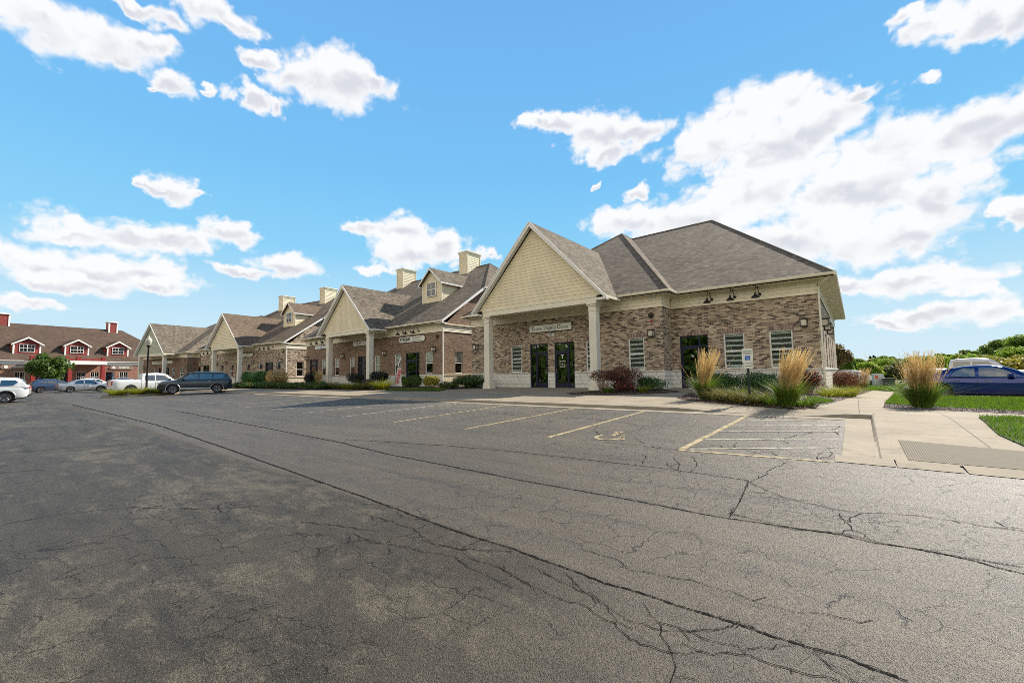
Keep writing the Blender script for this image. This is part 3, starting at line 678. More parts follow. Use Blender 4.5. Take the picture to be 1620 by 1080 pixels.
CURB = [(-112, 3.5), (-80, 9.6), (-60, 12.2), (-45, 13.2), (0.2, 13.2)]
lot = [(-190, -45), (45, -45), (45, 13.2), (-45, 13.2), (-60, 12.2), (-80, 9.6), (-112, 3.5), (-114, 45), (-190, 45)]
struct(drape('parking_lot', lot, 'asphalt', lambda x, y: zA(x, min(y, 13.2)), 6.0))
struct(drape('side_parking_lot', [(1.95, 33.5), (3.05, 27.2), (45, 22.5), (45, 46), (2.9, 46)], 'asphalt', lambda x, y: -0.45, 3.0))

# pavement in front of the row
walk = [(-112, 3.62)] + [(-80, 9.72), (-60, 12.32), (-45, 13.32)] + [(0.26, 13.32), (0.36, 14.2), (0.55, 16.4), (1.78, 33.2), (0.8, 36.5), (-2.5, 37), (-2.5, 26), (-112, 26)]
struct(drape('pavement', walk, 'concrete_walk', zs, 0.8))
# corner pad with ramp and branch path to the right
pad = [(0.37, 8.12), (2.32, 8.12), (2.02, 9.3), (1.88, 11.0), (2.05, 13.6), (2.6, 13.95), (16, 12.6), (16, 14.2), (3.0, 15.3), (0.5, 16.4), (0.25, 14.2), (0.30, 13.4)]
struct(drape('corner_path', pad, 'concrete_walk', zs, 0.8, 0.004))
struct(drape('tactile_strip', [(0.50, 8.2), (2.24, 8.2), (2.0, 9.5), (0.49, 9.85)], 'tactile_concrete', zs, 0.8, 0.009))

def ribbon(mb, pts, w, zf, off, mat):
    P = [Vector((p[0], p[1])) for p in pts]; L = []
    for i, p in enumerate(P):
        d = (P[min(i + 1, len(P) - 1)] - P[max(i - 1, 0)]).normalized(); n = Vector((-d.y, d.x))
        ww = w[i] if hasattr(w, '__len__') else w
        L.append((p + n * ww / 2, p - n * ww / 2))
    for (a, b), (c, d) in zip(L[:-1], L[1:]):
        mb.poly([(b.x, b.y, zf(b.x, b.y) + off), (d.x, d.y, zf(d.x, d.y) + off), (c.x, c.y, zf(c.x, c.y) + off), (a.x, a.y, zf(a.x, a.y) + off)], mat)

# kerb with gutter pan
def resample(pts, step):
    out = []
    for a, b in zip(pts[:-1], pts[1:]):
        n = max(1, int(math.dist(a, b) / step))
        for i in range(n): out.append((a[0] + (b[0] - a[0]) * i / n, a[1] + (b[1] - a[1]) * i / n))
    out.append(pts[-1]); return out
km = MB(); path = resample(CURB[:-1] + [(0.24, 13.2)], 0.5)
for (xa, ya), (xb, yb) in zip(path[:-1], path[1:]):
    def prof(x, y):
        t = zs(x, y + 0.12); b = zA(x, min(y, 13.2))
        return [(x, y - 0.46, zA(x, y - 0.46) + 0.007), (x, y - 0.02, b + 0.010), (x, y + 0.01, t - 0.02), (x, y + 0.035, t + 0.002), (x, y + 0.13, t + 0.006)]
    A, B = prof(xa, ya), prof(xb, yb)
    for i in range(4): km.poly([A[i], B[i], B[i + 1], A[i + 1]], 'concrete_curb')
# return along the corner path
pr = resample([(0.40, 13.32), (0.36, 8.15)], 0.5)
for (xa, ya), (xb, yb) in zip(pr[:-1], pr[1:]):
    def prof2(x, y):
        k = sstep(8.4, 10.4, y); t = zs(1.0, y); b = zA(x, y)
        tt = b + 0.012 + (t - b) * k if k < 1 else t
        return [(x - 0.66 + (13 - y) * 0.012, y, b + 0.007), (x - 0.20, y, b + 0.010), (x - 0.17, y, tt - 0.015), (x - 0.145, y, tt + 0.004), (x + 0.03, y, max(tt, t) + 0.005)]
    A, B = prof2(xa, ya), prof2(xb, yb)
    for i in range(4): km.poly([B[i], A[i], A[i + 1], B[i + 1]][::-1], 'concrete_curb')
# apron gutter across the mouth of the ramp
for xa, xb in ((-0.32, 0.34), (0.355, 0.98), (1.015, 2.6), (2.63, 6.0)):
    zr_ = zA(0, 8.15) + 0.020 if xb < 0.35 else zs(1, 8.15) + 0.012
    km.poly([(xa, 7.70, zA(0, 7.70) + 0.007), (xb, 7.70, zA(0, 7.70) + 0.007), (xb, 8.16, zr_), (xa, 8.16, zr_)], 'concrete_curb')
# kerb of the side lot
sk = resample([(1.95, 33.4), (3.05, 27.1), (45, 22.4)], 1.0)
for (xa, ya), (xb, yb) in zip(sk[:-1], sk[1:]):
    d = Vector((xb - xa, yb - ya, 0)).normalized(); n = Vector((-d.y, d.x, 0))
    km.slab([(xa, ya, -0.47), (xb, yb, -0.47), (xb, yb, zs(4, yb) + 0.03), (xa, ya, zs(4, ya) + 0.03)], -n * 0.16, 'concrete_curb')
struct(km.build('kerb', smooth=35))

# planting soil, gravel strips and lawns lying on the pavement level
BEDS = {
 'mulch_bed': ([(-11.5, 18.6), (-10.6, 17.7), (-8.9, 17.9), (-7.1, 19.6), (-6.6, 21.2), (-8.4, 23.5), (-10.8, 23.5), (-11.2, 21.0)], 'mulch_bark'),
 'entrance_bed': ([(-5.5, 17.0), (-4.6, 15.9), (-2.7, 14.75), (-1.35, 14.25), (-0.95, 15.0), (-0.95, 17.2), (-1.2, 24.9), (-5.6, 24.9), (-5.9, 20.0)], 'mulch_bark'),
 'gravel_strip': ([(-0.93, 16.2), (-0.62, 19.2), (-0.05, 26.0), (0.72, 35.5), (-1.1, 36.5), (-1.15, 25.0), (-0.97, 17.3)], 'gravel_stone'),
 'gravel_border': ([(0.53, 16.33), (3.0, 15.27), (16, 14.17), (16, 15.1), (3.4, 16.25), (1.9, 17.35), (0.69, 18.65)], 'gravel_stone'),
 'front_bed': ([(-35, 17.7), (-28.6, 17.6), (-26.5, 18.2), (-22.0, 20.3), (-20.4, 21.6), (-20.3, 23.6), (-47, 23.6), (-46, 20.5), (-37, 19)], 'mulch_bark'),
 'west_bed': ([(-52, 16.2), (-34.5, 17.2), (-36, 18.8), (-45, 20.3), (-50.5, 23), (-62, 21), (-60, 17.5)], 'mulch_bark'),
}
for nm, (poly, mt) in BEDS.items():
    struct(drape(nm, poly, mt, zs, 1.0, 0.012))
LAWN_A = [(0.66, 18.5), (1.9, 17.3), (3.4, 16.2), (16, 15.0), (16, 25.4), (3.1, 26.9), (1.9, 33.2), (1.74, 33.2)]
LAWN_B = [(2.28, 8.14), (1.98, 9.3), (1.84, 11.0), (2.01, 13.62), (2.6, 13.98), (16, 12.64), (16, 8.14)]
LAWN_C = [(-1.15, 17.4), (-0.86, 17.6), (-0.70, 19.6), (-1.2, 20.4), (-1.6, 19.0)]
LAWN_D = [(-26.3, 18.6), (-25.5, 17.5), (-20.8, 18.3), (-22.0, 20.1), (-26, 19.4)]
LAWN_E = [(-3.5, 36.7), (1.0, 36.2), (1.75, 33.1), (2.0, 34.0), (2.95, 46.5), (-4.5, 50)]
LAWNS = [LAWN_A, LAWN_B, LAWN_C, LAWN_D, LAWN_E]
for i, pl in enumerate(LAWNS):
    struct(drape('lawn_soil', pl, 'soil_grass', zs, 1.0, 0.02))

# markings
mk = MB()
def mline(a, b, w, mat): ribbon(mk, resample([a, b], 1.0), w, zA, 0.005, mat)
for x0, x1 in ((-5.05, -5.12), (-7.5, -7.55), (-10.37, -10.6)): mline((x0, 7.43), (x1, 12.74), 0.105, 'paint_line_yellow')
for k in range(1, 12): mline((-10.45 - 2.78 * k, 7.45), (-10.6 - 2.78 * k, 12.74), 0.10, 'paint_line_white')
mline((-2.39, 7.52), (-2.32, 12.74), 0.11, 'paint_line_yellow')
mline((-2.42, 7.45), (-0.33, 7.66), 0.10, 'paint_line_yellow')
for a, b in (((-2.30, 11.86), (-0.24, 12.55)), ((-2.31, 10.87), (-0.29, 11.8)), ((-2.32, 9.76), (-0.33, 10.8)), ((-2.34, 8.68), (-0.34, 9.81)), ((-2.28, 7.62), (-0.36, 8.86))):
    mline(a, b, 0.085, 'paint_line_white')
# access symbol, strokes painted on the bay
cx, cy = -3.96, 8.22
def S(p, w=0.085): ribbon(mk, [(cx + q[0], cy + q[1]) for q in p], w, zA, 0.006, 'paint_line_yellow')
S([(0.30 * math.cos(a) * 0.85 - 0.02, 0.30 * math.sin(a) - 0.18) for a in np.linspace(rad(150), rad(400), 18)])
S([(-0.08, 0.36), (-0.04, 0.0), (0.2, 0.0), (0.33, -0.32), (0.42, -0.30)], 0.08); S([(-0.05, 0.2), (0.16, 0.2)], 0.06)
S([(-0.13 + 0.06 * math.cos(a), 0.50 + 0.07 * math.sin(a)) for a in np.linspace(0, 2 * PI, 12)], 0.07)
struct(mk.build('bay_markings'))

# paving joints and cracks
def jag(pts, amp, step, r):
    out = []
    for a, b in zip(pts[:-1], pts[1:]):
        n = max(2, int(math.dist(a, b) / step))
        for i in range(n):
            f = i / n
            out.append((a[0] + (b[0] - a[0]) * f + r.uniform(-amp, amp), a[1] + (b[1] - a[1]) * f + r.uniform(-amp, amp)))
    out.append(pts[-1]); return out
cr = random.Random(5); cm = MB()
for i, p in enumerate(JOINTS):
    for lay in range(2):                          # a main split and a broken second line along it
        q = jag(jag(p, 0.014, 0.35, cr), 0.004 if lay == 0 else 0.012, 0.020, cr)
        w_ = []; on = 1.0
        for x, y in q:
            d = math.hypot(x, y)
            if lay == 1: on = min(1, max(0, on + cr.uniform(-.5, .5)))
            w_.append(((0.0022 + (0.0011 if d < 6 else 0.0017) * d + cr.random() ** 2 * (0.009 + 0.0012 * d)) * (1 if lay == 0 else .7 * (on > .5)) + 0.0006) * (1 if i in (0, 1) else .6))
        ribbon(cm, q, w_, zA, 0.004 + .0004 * lay, 'crack_fill')
for i, p in enumerate(CRACKS):
    d = min(math.hypot(x, y) for x, y in p)
    q = jag(p, 0.007 + 0.0026 * d, 0.014 + 0.011 * d, cr)
    w = 0.0022 + 0.0012 * d
    ribbon(cm, q, [max(0.003, w * (0.35 + 1.1 * cr.random())) for _ in q], zA, 0.0045, 'crack_fill')
    for j in range(len(q) // 9):                  # side twigs
        s = cr.choice(q); a = cr.uniform(0, 6.28); l = (0.05 + 0.02 * d) * cr.uniform(.5, 1.6)
        tw = jag([s, (s[0] + l * math.cos(a), s[1] + l * 0.6 * math.sin(a))], 0.010, 0.04, cr)
        ribbon(cm, tw, 0.0025 + 0.0008 * d, zA, 0.0043, 'crack_fill')
struct(cm.build('asphalt_cracks'))

# grass blades of the lawns
def in_poly(pts, poly):
    x, y = pts[:, 0], pts[:, 1]; ins = np.zeros(len(pts), bool); n = len(poly)
    for i in range(n):
        x1, y1 = poly[i]; x2, y2 = poly[(i + 1) % n]
        c = ((y1 > y) != (y2 > y)) & (x < (x2 - x1) * (y - y1) / (y2 - y1 + 1e-12) + x1)
        ins ^= c
    return ins
def sample_poly(poly, n, r):
    P = np.array(poly); lo = P.min(0); hi = P.max(0); out = []
    tot = 0
    while tot < n:
        q = r.uniform(lo, hi, (n, 2)); q = q[in_poly(q, poly)]; out.append(q); tot += len(q)
    return np.concatenate(out)[:n]
def tri_blades(XY, zf, h, w, lean, r, name, mat, off=0.02):
    n = len(XY)
    z = np.array([zf(a, b) for a, b in XY]) + off
    B = np.column_stack([XY, z]); a = r.uniform(0, 2 * PI, n)
    side = np.column_stack([np.cos(a), np.sin(a), np.zeros(n)]); hh = h * r.uniform(0.5, 1.2, n)
    ln = r.normal(0, lean, (n, 2))
    tip = B + np.column_stack([ln * hh[:, None], hh])
    Q = np.stack([B - side * w, B + side * w, tip], 1)
    return quads_object(name, Q, mat)
for pl, n, h, w in ((LAWN_A, 60000, 0.085, 0.010), (LAWN_B, 52000, 0.075, 0.007), (LAWN_C, 5000, 0.08, 0.008), (LAWN_D, 14000, 0.10, 0.015), (LAWN_E, 16000, 0.12, 0.02)):
    xy = sample_poly(pl, n, rng)
    g = tri_blades(xy, zs, h, w, 0.5, rng, 'lawn_grass', 'lawn_blade')
    struct(g, 'stuff')
# bark chips and gravel scattered on the beds
for nm, mt, n, sz in (('mulch_bed', 'stem_brown', 2600, .03), ('entrance_bed', 'stem_brown', 4200, .028), ('gravel_border', 'gravel_stone', 5200, .022), ('gravel_strip', 'gravel_stone', 4000, .022)):
    xy = sample_poly(BEDS[nm][0], n, rng)
    P = np.column_stack([xy, [zs(a, b) + 0.024 for a, b in xy]])
    N = unit(n) * 0.7 + np.array([0, 0, 1.0])
    struct(quads_object('bark_chips' if mt == 'stem_brown' else 'gravel', leaf_quads(P, N, sz), mt), 'stuff')
# ------------------------------------------------------------------ building pieces
def wall_open(mb, x0, x1, z0, z1, ops, y, mat, reveal=0.14, rmat=None, zbase=None):
    """wall in the plane y facing -y, with openings (xa, xb, za, zb) and reveals"""
    xs = sorted({x0, x1, *[v for o in ops for v in o[:2]]}); zz = sorted({z0, z1, *[min(max(v, z0), z1) for o in ops for v in o[2:4]]})
    xs = [x for x in xs if x0 <= x <= x1]
    for i in range(len(xs) - 1):
        for k in range(len(zz) - 1):
            cx, cz = (xs[i] + xs[i + 1]) / 2, (zz[k] + zz[k + 1]) / 2
            if any(o[0] < cx < o[1] and o[2] < cz < o[3] for o in ops): continue
            mb.poly([(xs[i], y, zz[k]), (xs[i + 1], y, zz[k]), (xs[i + 1], y, zz[k + 1]), (xs[i], y, zz[k + 1])], mat)
    for xa, xb, za, zb in [o[:4] for o in ops]:
        za = max(za, z0); zb = min(zb, z1); r = rmat or mat; yb = y + reveal
        if zb <= za: continue
        mb.poly([(xa, y, za), (xa, yb, za), (xa, yb, zb), (xa, y, zb)][::-1], r)
        mb.poly([(xb, y, za), (xb, yb, za), (xb, yb, zb), (xb, y, zb)], r)
        if zb < z1: mb.poly([(xa, y, zb), (xb, y, zb), (xb, yb, zb), (xa, yb, zb)], r)
        if za > z0: mb.poly([(xa, y, za), (xb, y, za), (xb, yb, za), (xa, yb, za)][::-1], r)

def window(parent, xa, xb, za, zb, y, M=None, sold=None, blind='zebra_blind', blind_h=1.0, rail=True, frame='white_trim', muntin=False, shallow=False):
    f = MB(); f.M = M; w = 0.07; yo = y + 0.06; yb = y + 0.15
    f.box(xa, xa + w, yo, yb, za, zb, frame); f.box(xb - w, xb, yo, yb, za, zb, frame)
    f.box(xa + w, xb - w, yo, yb, zb - w, zb, frame); f.box(xa + w, xb - w, yo - 0.03, yb, za, za + w, frame)
    zm = za + (zb - za) * 0.48
    if rail: f.box(xa + w, xb - w, yo - 0.01, yb - 0.02, zm - 0.035, zm + 0.035, frame)
    if muntin:
        xm = (xa + xb) / 2
        f.box(xm - 0.035, xm + 0.035, yo + 0.003, yb - 0.02, za + w, zb - w, frame)
        for q in (() if shallow == 2 else ((xa + w + xm - .035) / 2, (xb - w + xm + .035) / 2)): f.box(q - 0.012, q + 0.012, yo + 0.02, yb - 0.03, za + w, zb - w, frame)
    if shallow:
        f.poly([(xa + .02, yb - .004, za + .02), (xb - .02, yb - .004, za + .02), (xb - .02, yb - .004, zb - .02), (xa + .02, yb - .004, zb - .02)], 'interior_dark')
    else:
        # dark room behind the glass
        xi0, xi1, zi0, zi1, yi = xa - 0.3, xb + 0.3, za - 0.2, zb + 0.2, y + 1.4
        f.poly([(xi0, yi, zi0), (xi1, yi, zi0), (xi1, yi, zi1), (xi0, yi, zi1)], 'interior_dark')
        f.poly([(xi0, yb + .01, zi0), (xi0, yi, zi0), (xi0, yi, zi1), (xi0, yb + .01, zi1)], 'interior_dark'); f.poly([(xi1, yb + .01, zi0), (xi1, yi, zi0), (xi1, yi, zi1), (xi1, yb + .01, zi1)], 'interior_dark')
        f.poly([(xi0, yb + .01, zi0), (xi1, yb + .01, zi0), (xi1, yi, zi0), (xi0, yi, zi0)], 'interior_dark'); f.poly([(xi0, yb + .01, zi1), (xi1, yb + .01, zi1), (xi1, yi, zi1), (xi0, yi, zi1)], 'interior_dark')
    fo = f.build('window', parent)
    if sold:
        h = MB(); h.M = M; soldier(h, xa, xb, zb, y, sold); h.build('lintel', fo)
    p = MB(); p.M = M
    if rail:
        p.poly([(xa + w, yo + .05, za + w), (xb - w, yo + .05, za + w), (xb - w, yo + .05, zm), (xa + w, yo + .05, zm)], 'window_glass')
        p.poly([(xa + w, yo + .035, zm), (xb - w, yo + .035, zm), (xb - w, yo + .035, zb - w), (xa + w, yo + .035, zb - w)], 'window_glass')
    else: p.poly([(xa + w, yo + .04, za + w), (xb - w, yo + .04, za + w), (xb - w, yo + .04, zb - w), (xa + w, yo + .04, zb - w)], 'window_glass')
    p.build('pane', fo)
    if blind:
        b = MB(); b.M = M; h = (zb - za) * blind_h
        b.box(xa + 0.05, xb - 0.05, yb + 0.02, yb + 0.04, zb - h + 0.06, zb - 0.06, blind); b.build('blind', fo)
    return fo

def storefront(parent, xa, xb, zb, y, side, z0=0.0, lettering=None, sold=None):
    """dark aluminium entrance: transom over a glazed leaf with a sidelight on one side"""
    f = MB(); w = 0.065; yo, yb = y + 0.05, y + 0.15; zt = z0 + 2.32
    f.box(xa, xa + w, yo, yb, z0, zb, 'navy_frame'); f.box(xb - w, xb, yo, yb, z0, zb, 'navy_frame')
    f.box(xa + w, xb - w, yo, yb, zb - w, zb, 'navy_frame'); f.box(xa + w, xb - w, yo, yb, zt, zt + 0.09, 'navy_frame')
    xs = xb - 0.47 if side > 0 else xa + 0.47
    f.box(xs - 0.035, xs + 0.035, yo - 0.004, yb + .002, z0, zb - w, 'navy_frame')
    f.box(xa + w, xb - w, yo + .01, yb, z0, z0 + 0.10, 'navy_frame')
    la, lb = (xa + w, xs - 0.035) if side > 0 else (xs + 0.035, xb - w)
    for q0, q1, r0_, r1_ in ((la, la + .09, z0 + .10, zt), (lb - .09, lb, z0 + .10, zt), (la + .09, lb - .09, zt - .11, zt), (la + .09, lb - .09, z0 + .10, z0 + .30)):
        f.box(q0, q1, yo + .012, yb - .012, r0_, r1_, 'navy_frame')
    yi = y + 3.0
    f.poly([(xa - .8, yi, z0), (xb + .8, yi, z0), (xb + .8, yi, zb), (xa - .8, yi, zb)], 'interior_dark')
    f.poly([(xa - .8, yb + .02, z0 + .01), (xb + .8, yb + .02, z0 + .01), (xb + .8, yi, z0 + .01), (xa - .8, yi, z0 + .01)], 'interior_dark')
    fo = f.build('door', parent)
    if sold:
        h = MB(); soldier(h, xa, xb, zb, y, sold); h.build('lintel', fo)
    p = MB()
    p.poly([(xa + w, y + .10, z0 + .1), (xb - w, y + .10, z0 + .1), (xb - w, y + .10, zb - w), (xa + w, y + .10, zb - w)], 'door_glass'); p.build('pane', fo)
    h = MB(); xh = lb - .045 if side < 0 else la + .045
    h.tube([(xh, yo, z0 + .95), (xh, yo - .06, z0 + .97), (xh, yo - .06, z0 + 1.28), (xh, yo, z0 + 1.30)], .012, 'steel', 6); h.build('handle', fo)
    if lettering:
        xc = (la + lb) / 2
        for body, sz, zz, bd in lettering: text('lettering', body, sz, 'sign_white', fo, (xc, y + .088, z0 + zz), bold=bd, ext=0.001)
    return fo

def lap(mb, P, Q, z0, z1, exposure, mat, nrm, lip=0.02, clip=None):
    """lap boards between heights z0..z1; P(z), Q(z) give the left and right end at height z; nrm outward"""
    n = max(1, round((z1 - z0) / exposure)); e = (z1 - z0) / n; N = Vector(nrm)
    for i in range(n):
        a, b = z0 + i * e, z0 + (i + 1) * e
        p0, q0, p1, q1 = Vector(P(a)), Vector(Q(a)), Vector(P(b)), Vector(Q(b))
        mb.poly([p0 + N * lip, q0 + N * lip, q1 + N * 0.002, p1 + N * 0.002], mat)
        mb.poly([p0, q0, q0 + N * lip, p0 + N * lip], mat)

def column(parent, x, y, ztop, z0=0.0, w=0.46, mat='column_paint'):
    m = MB(); h = w / 2
    m.bbox(x - h - .09, x + h + .09, y - h - .09, y + h + .09, z0 - .3, z0 + .16, mat, .012)
    m.bbox(x - h - .055, x + h + .055, y - h - .055, y + h + .055, z0 + .16, z0 + .42, mat, .012)
    m.bbox(x - h, x + h, y - h, y + h, z0 + .42, ztop - .42, mat, .012)
    m.bbox(x - h - .03, x + h + .03, y - h - .03, y + h + .03, ztop - .46, ztop - .40, mat, .008)
    m.bbox(x - h - .012, x + h + .012, y - h - .012, y + h + .012, ztop - .40, ztop - .18, mat, .008)
    m.bbox(x - h - .06, x + h + .06, y - h - .06, y + h + .06, ztop - .18, ztop - .09, mat, .01)
    m.bbox(x - h - .10, x + h + .10, y - h - .10, y + h + .10, ztop - .09, ztop + .0, mat, .01)
    return m.build('column', parent, smooth=25)

def sconce(parent, x, y, z, M=None):
    m = MB(); m.M = M
    m.bbox(x - .09, x + .09, y - .03, y, z - .16, z + .18, 'dark_bronze', .008)
    m.bbox(x - .17, x + .17, y - .36, y - .02, z + .16, z + .22, 'dark_bronze', .01)
    m.bbox(x - .13, x + .13, y - .31, y - .05, z - .14, z + .16, 'lamp_glass', .01)
    for sx in (-1, 1):
        for yy in (-.315, -.05): m.box(x + sx * .13 - .012, x + sx * .13 + .012, y + yy - .012, y + yy + .012, z - .16, z + .17, 'dark_bronze')
    m.bbox(x - .15, x + .15, y - .33, y - .03, z - .19, z - .14, 'dark_bronze', .008)
    return m.build('wall_lamp', parent)

def gooseneck(parent, x, y, z):
    m = MB()
    m.lathe([(0.0, 0), (.085, .0), (.09, .03), (.05, .06), (0, .07)], 'dark_bronze', 14, org=(0, 0, 0))
    m2 = MB(); m2.M = None
    pts = [(x + .10, y, z - .10), (x + .09, y - .10, z - .06)] + [(x + .07 - .09 * k / 8, y - .10 - .22 * (1 - math.cos(PI * k / 8)), z - .06 + .42 * math.sin(PI * k / 8)) for k in range(1, 9)]
    g = MB(); g.tube(pts, .019, 'black_iron', 7)
    g.lathe([(0, -.02), (.075, -.02), (.08, 0.0), (.06, .03), (0, .045)], 'black_iron', 14, 'y', (x + .10, y - .03, z - .10))
    xe, ye, ze = pts[-1]
    g.lathe([(.20, ze - .27), (.195, ze - .25), (.13, ze - .17), (.055, ze - .11), (.045, ze - .02), (.0, ze)], 'black_iron', 18, org=(xe, ye, 0))
    return g.build('gooseneck_lamp', parent, smooth=40)

def gable_porch(parent, xc, hw, yf, zend, zapex, yback, siding, roofmat, ye=-0.5, z_eave_main=5.45, beam_top=5.34, beam_bot=4.93, colx=(), colz=-0.04, recess=0.35):
    """porch gable facing -y: roof, rake boards, lap-sided gable, beams, ceiling, columns"""
    slope = (zapex - zend) / hw; t = 0.07
    k = MB()
    for s in (-1, 1):
        # valley meets the main roof on a line from (.., ye) at the eave to the ridge back
        xe2 = hw - max(0, (z_eave_main - zend) / slope)
        pts = [(xc + s * hw, yf, zend), (xc + s * hw, ye + .02, zend), (xc + s * xe2, ye, z_eave_main), (xc, yback, zapex), (xc, yf, zapex)]
        if s > 0: pts = pts
        else: pts = pts[::-1]
        nrm = Vector((s * slope, 0, 1)).normalized()
        k.slab(pts, -nrm * t, roofmat)
    r = k.build('porch_roof', parent)
    f = MB(); bw = 0.30                      # rake boards
    for s in (-1, 1):
        a = Vector((xc + s * (hw + .02), yf, zend - .03)); b = Vector((xc, yf, zapex - .02)); d = Vector((0, 0, -bw))
        f.slab([a, b, b + d, a + d * .62], (0, -.045, 0), 'white_trim')
        f.slab([a + Vector((0, -.05, .035)), b + Vector((0, -.05, .035)), b + Vector((0, -.05, -.07)), a + Vector((0, -.05, -.07))], (0, -.03, 0), 'white_trim')
        # boxed return at the foot
        f.box(xc + s * hw - (.62 if s > 0 else 0.02), xc + s * hw + (.02 if s > 0 else .62), yf - .048, yf + recess, zend - .22, zend - .10, 'white_trim')
        # sloping soffit under the overhang
        f.poly([a + d * .6 + Vector((-s * .06, 0, .1)), b + d + Vector((0, 0, .13)), b + d + Vector((0, recess, .13)), a + d * .6 + Vector((-s * .06, recess, .1))], 'white_trim')
        gx = xc + s * (hw + .03)
        f.box(min(gx, gx - s * .12), max(gx, gx - s * .12), yf - .03, ye - .05, zend - .13, zend + .01, 'cream_trim')
    f.build('rake_trim', parent)
    g = MB(); yg = yf + recess
    zb, zt = beam_top, zapex - 0.36
    hwz = lambda z: max(0.0, (zapex - 0.34 - z) / slope)
    lap(g, lambda z: (xc - min(hwz(z), hw - .30), yg, z), lambda z: (xc + min(hwz(z), hw - .30), yg, z), zb, zt, 0.20, siding, (0, -1, 0), .024)
    g.poly([(xc - hw + .3, yg + .02, zb), (xc + hw - .3, yg + .02, zb), (xc, yg + .02, zt)], siding)
    g.build('gable_siding', parent)
    b = MB(); x0, x1 = colx[0] - .31, colx[-1] + .31
    b.bbox(x0, x1, yg - .02, yg + .50, beam_bot, beam_top, 'cream_trim', .012)
    b.box(x0 - .02, x1 + .02, yg - .05, yg - .02, beam_top - .09, beam_top, 'cream_trim')
    for cx in (colx[0], colx[-1]): b.bbox(cx - .29, cx + .29, yg + .50, -.04, beam_bot + .003, beam_top - .003, 'cream_trim', .012)
    b.build('porch_beam', parent)
    c = MB(); c.box(x0 + .3, x1 - .3, yg + .3, -.03, beam_bot + .14, beam_bot + .20, 'cream_siding'); c.build('porch_ceiling', parent)
    for cx in colx: column(parent, cx, yg + .25, beam_bot, colz)

def frieze(mb, x0, x1, y, z0=4.6, z1=5.27, mat='cream_trim'):
    lap(mb, lambda z: (x0, y, z), lambda z: (x1, y, z), z0, z1 - .10, 0.19, mat, (0, -1, 0), .03)
    mb.box(x0, x1, y - .07, y, z1 - .11, z1, mat)

def gutter_box(mb, a, b, z, mat='cream_trim', h=.13, w=.12):
    a = Vector((*a, z)); b = Vector((*b, z)); d = (b - a).normalized(); n = Vector((d.y, -d.x, 0))
    prof = [(0, 0), (w * .75, 0), (w, h * .45), (w, h), (0, h)]
    mb.slab([a + n * p[0] + Vector((0, 0, p[1] - h)) for p in prof], b - a, mat)

def soldier(mb, xa, xb, z, y, mat, h=.245): mb.box(xa - .06, xb + .06, y - .012, y + .02, z, z + h, mat)

def roof_faces(mb, faces, mat, t=.06):
    for f in faces:
        P = [Vector(p) for p in f]; n = Vector((0, 0, 0))
        for i in range(len(P)): n += P[i].cross(P[(i + 1) % len(P)])
        n.normalize()
        if n.z < 0: P = P[::-1]; n = -n
        mb.slab(P, -n * t, mat)

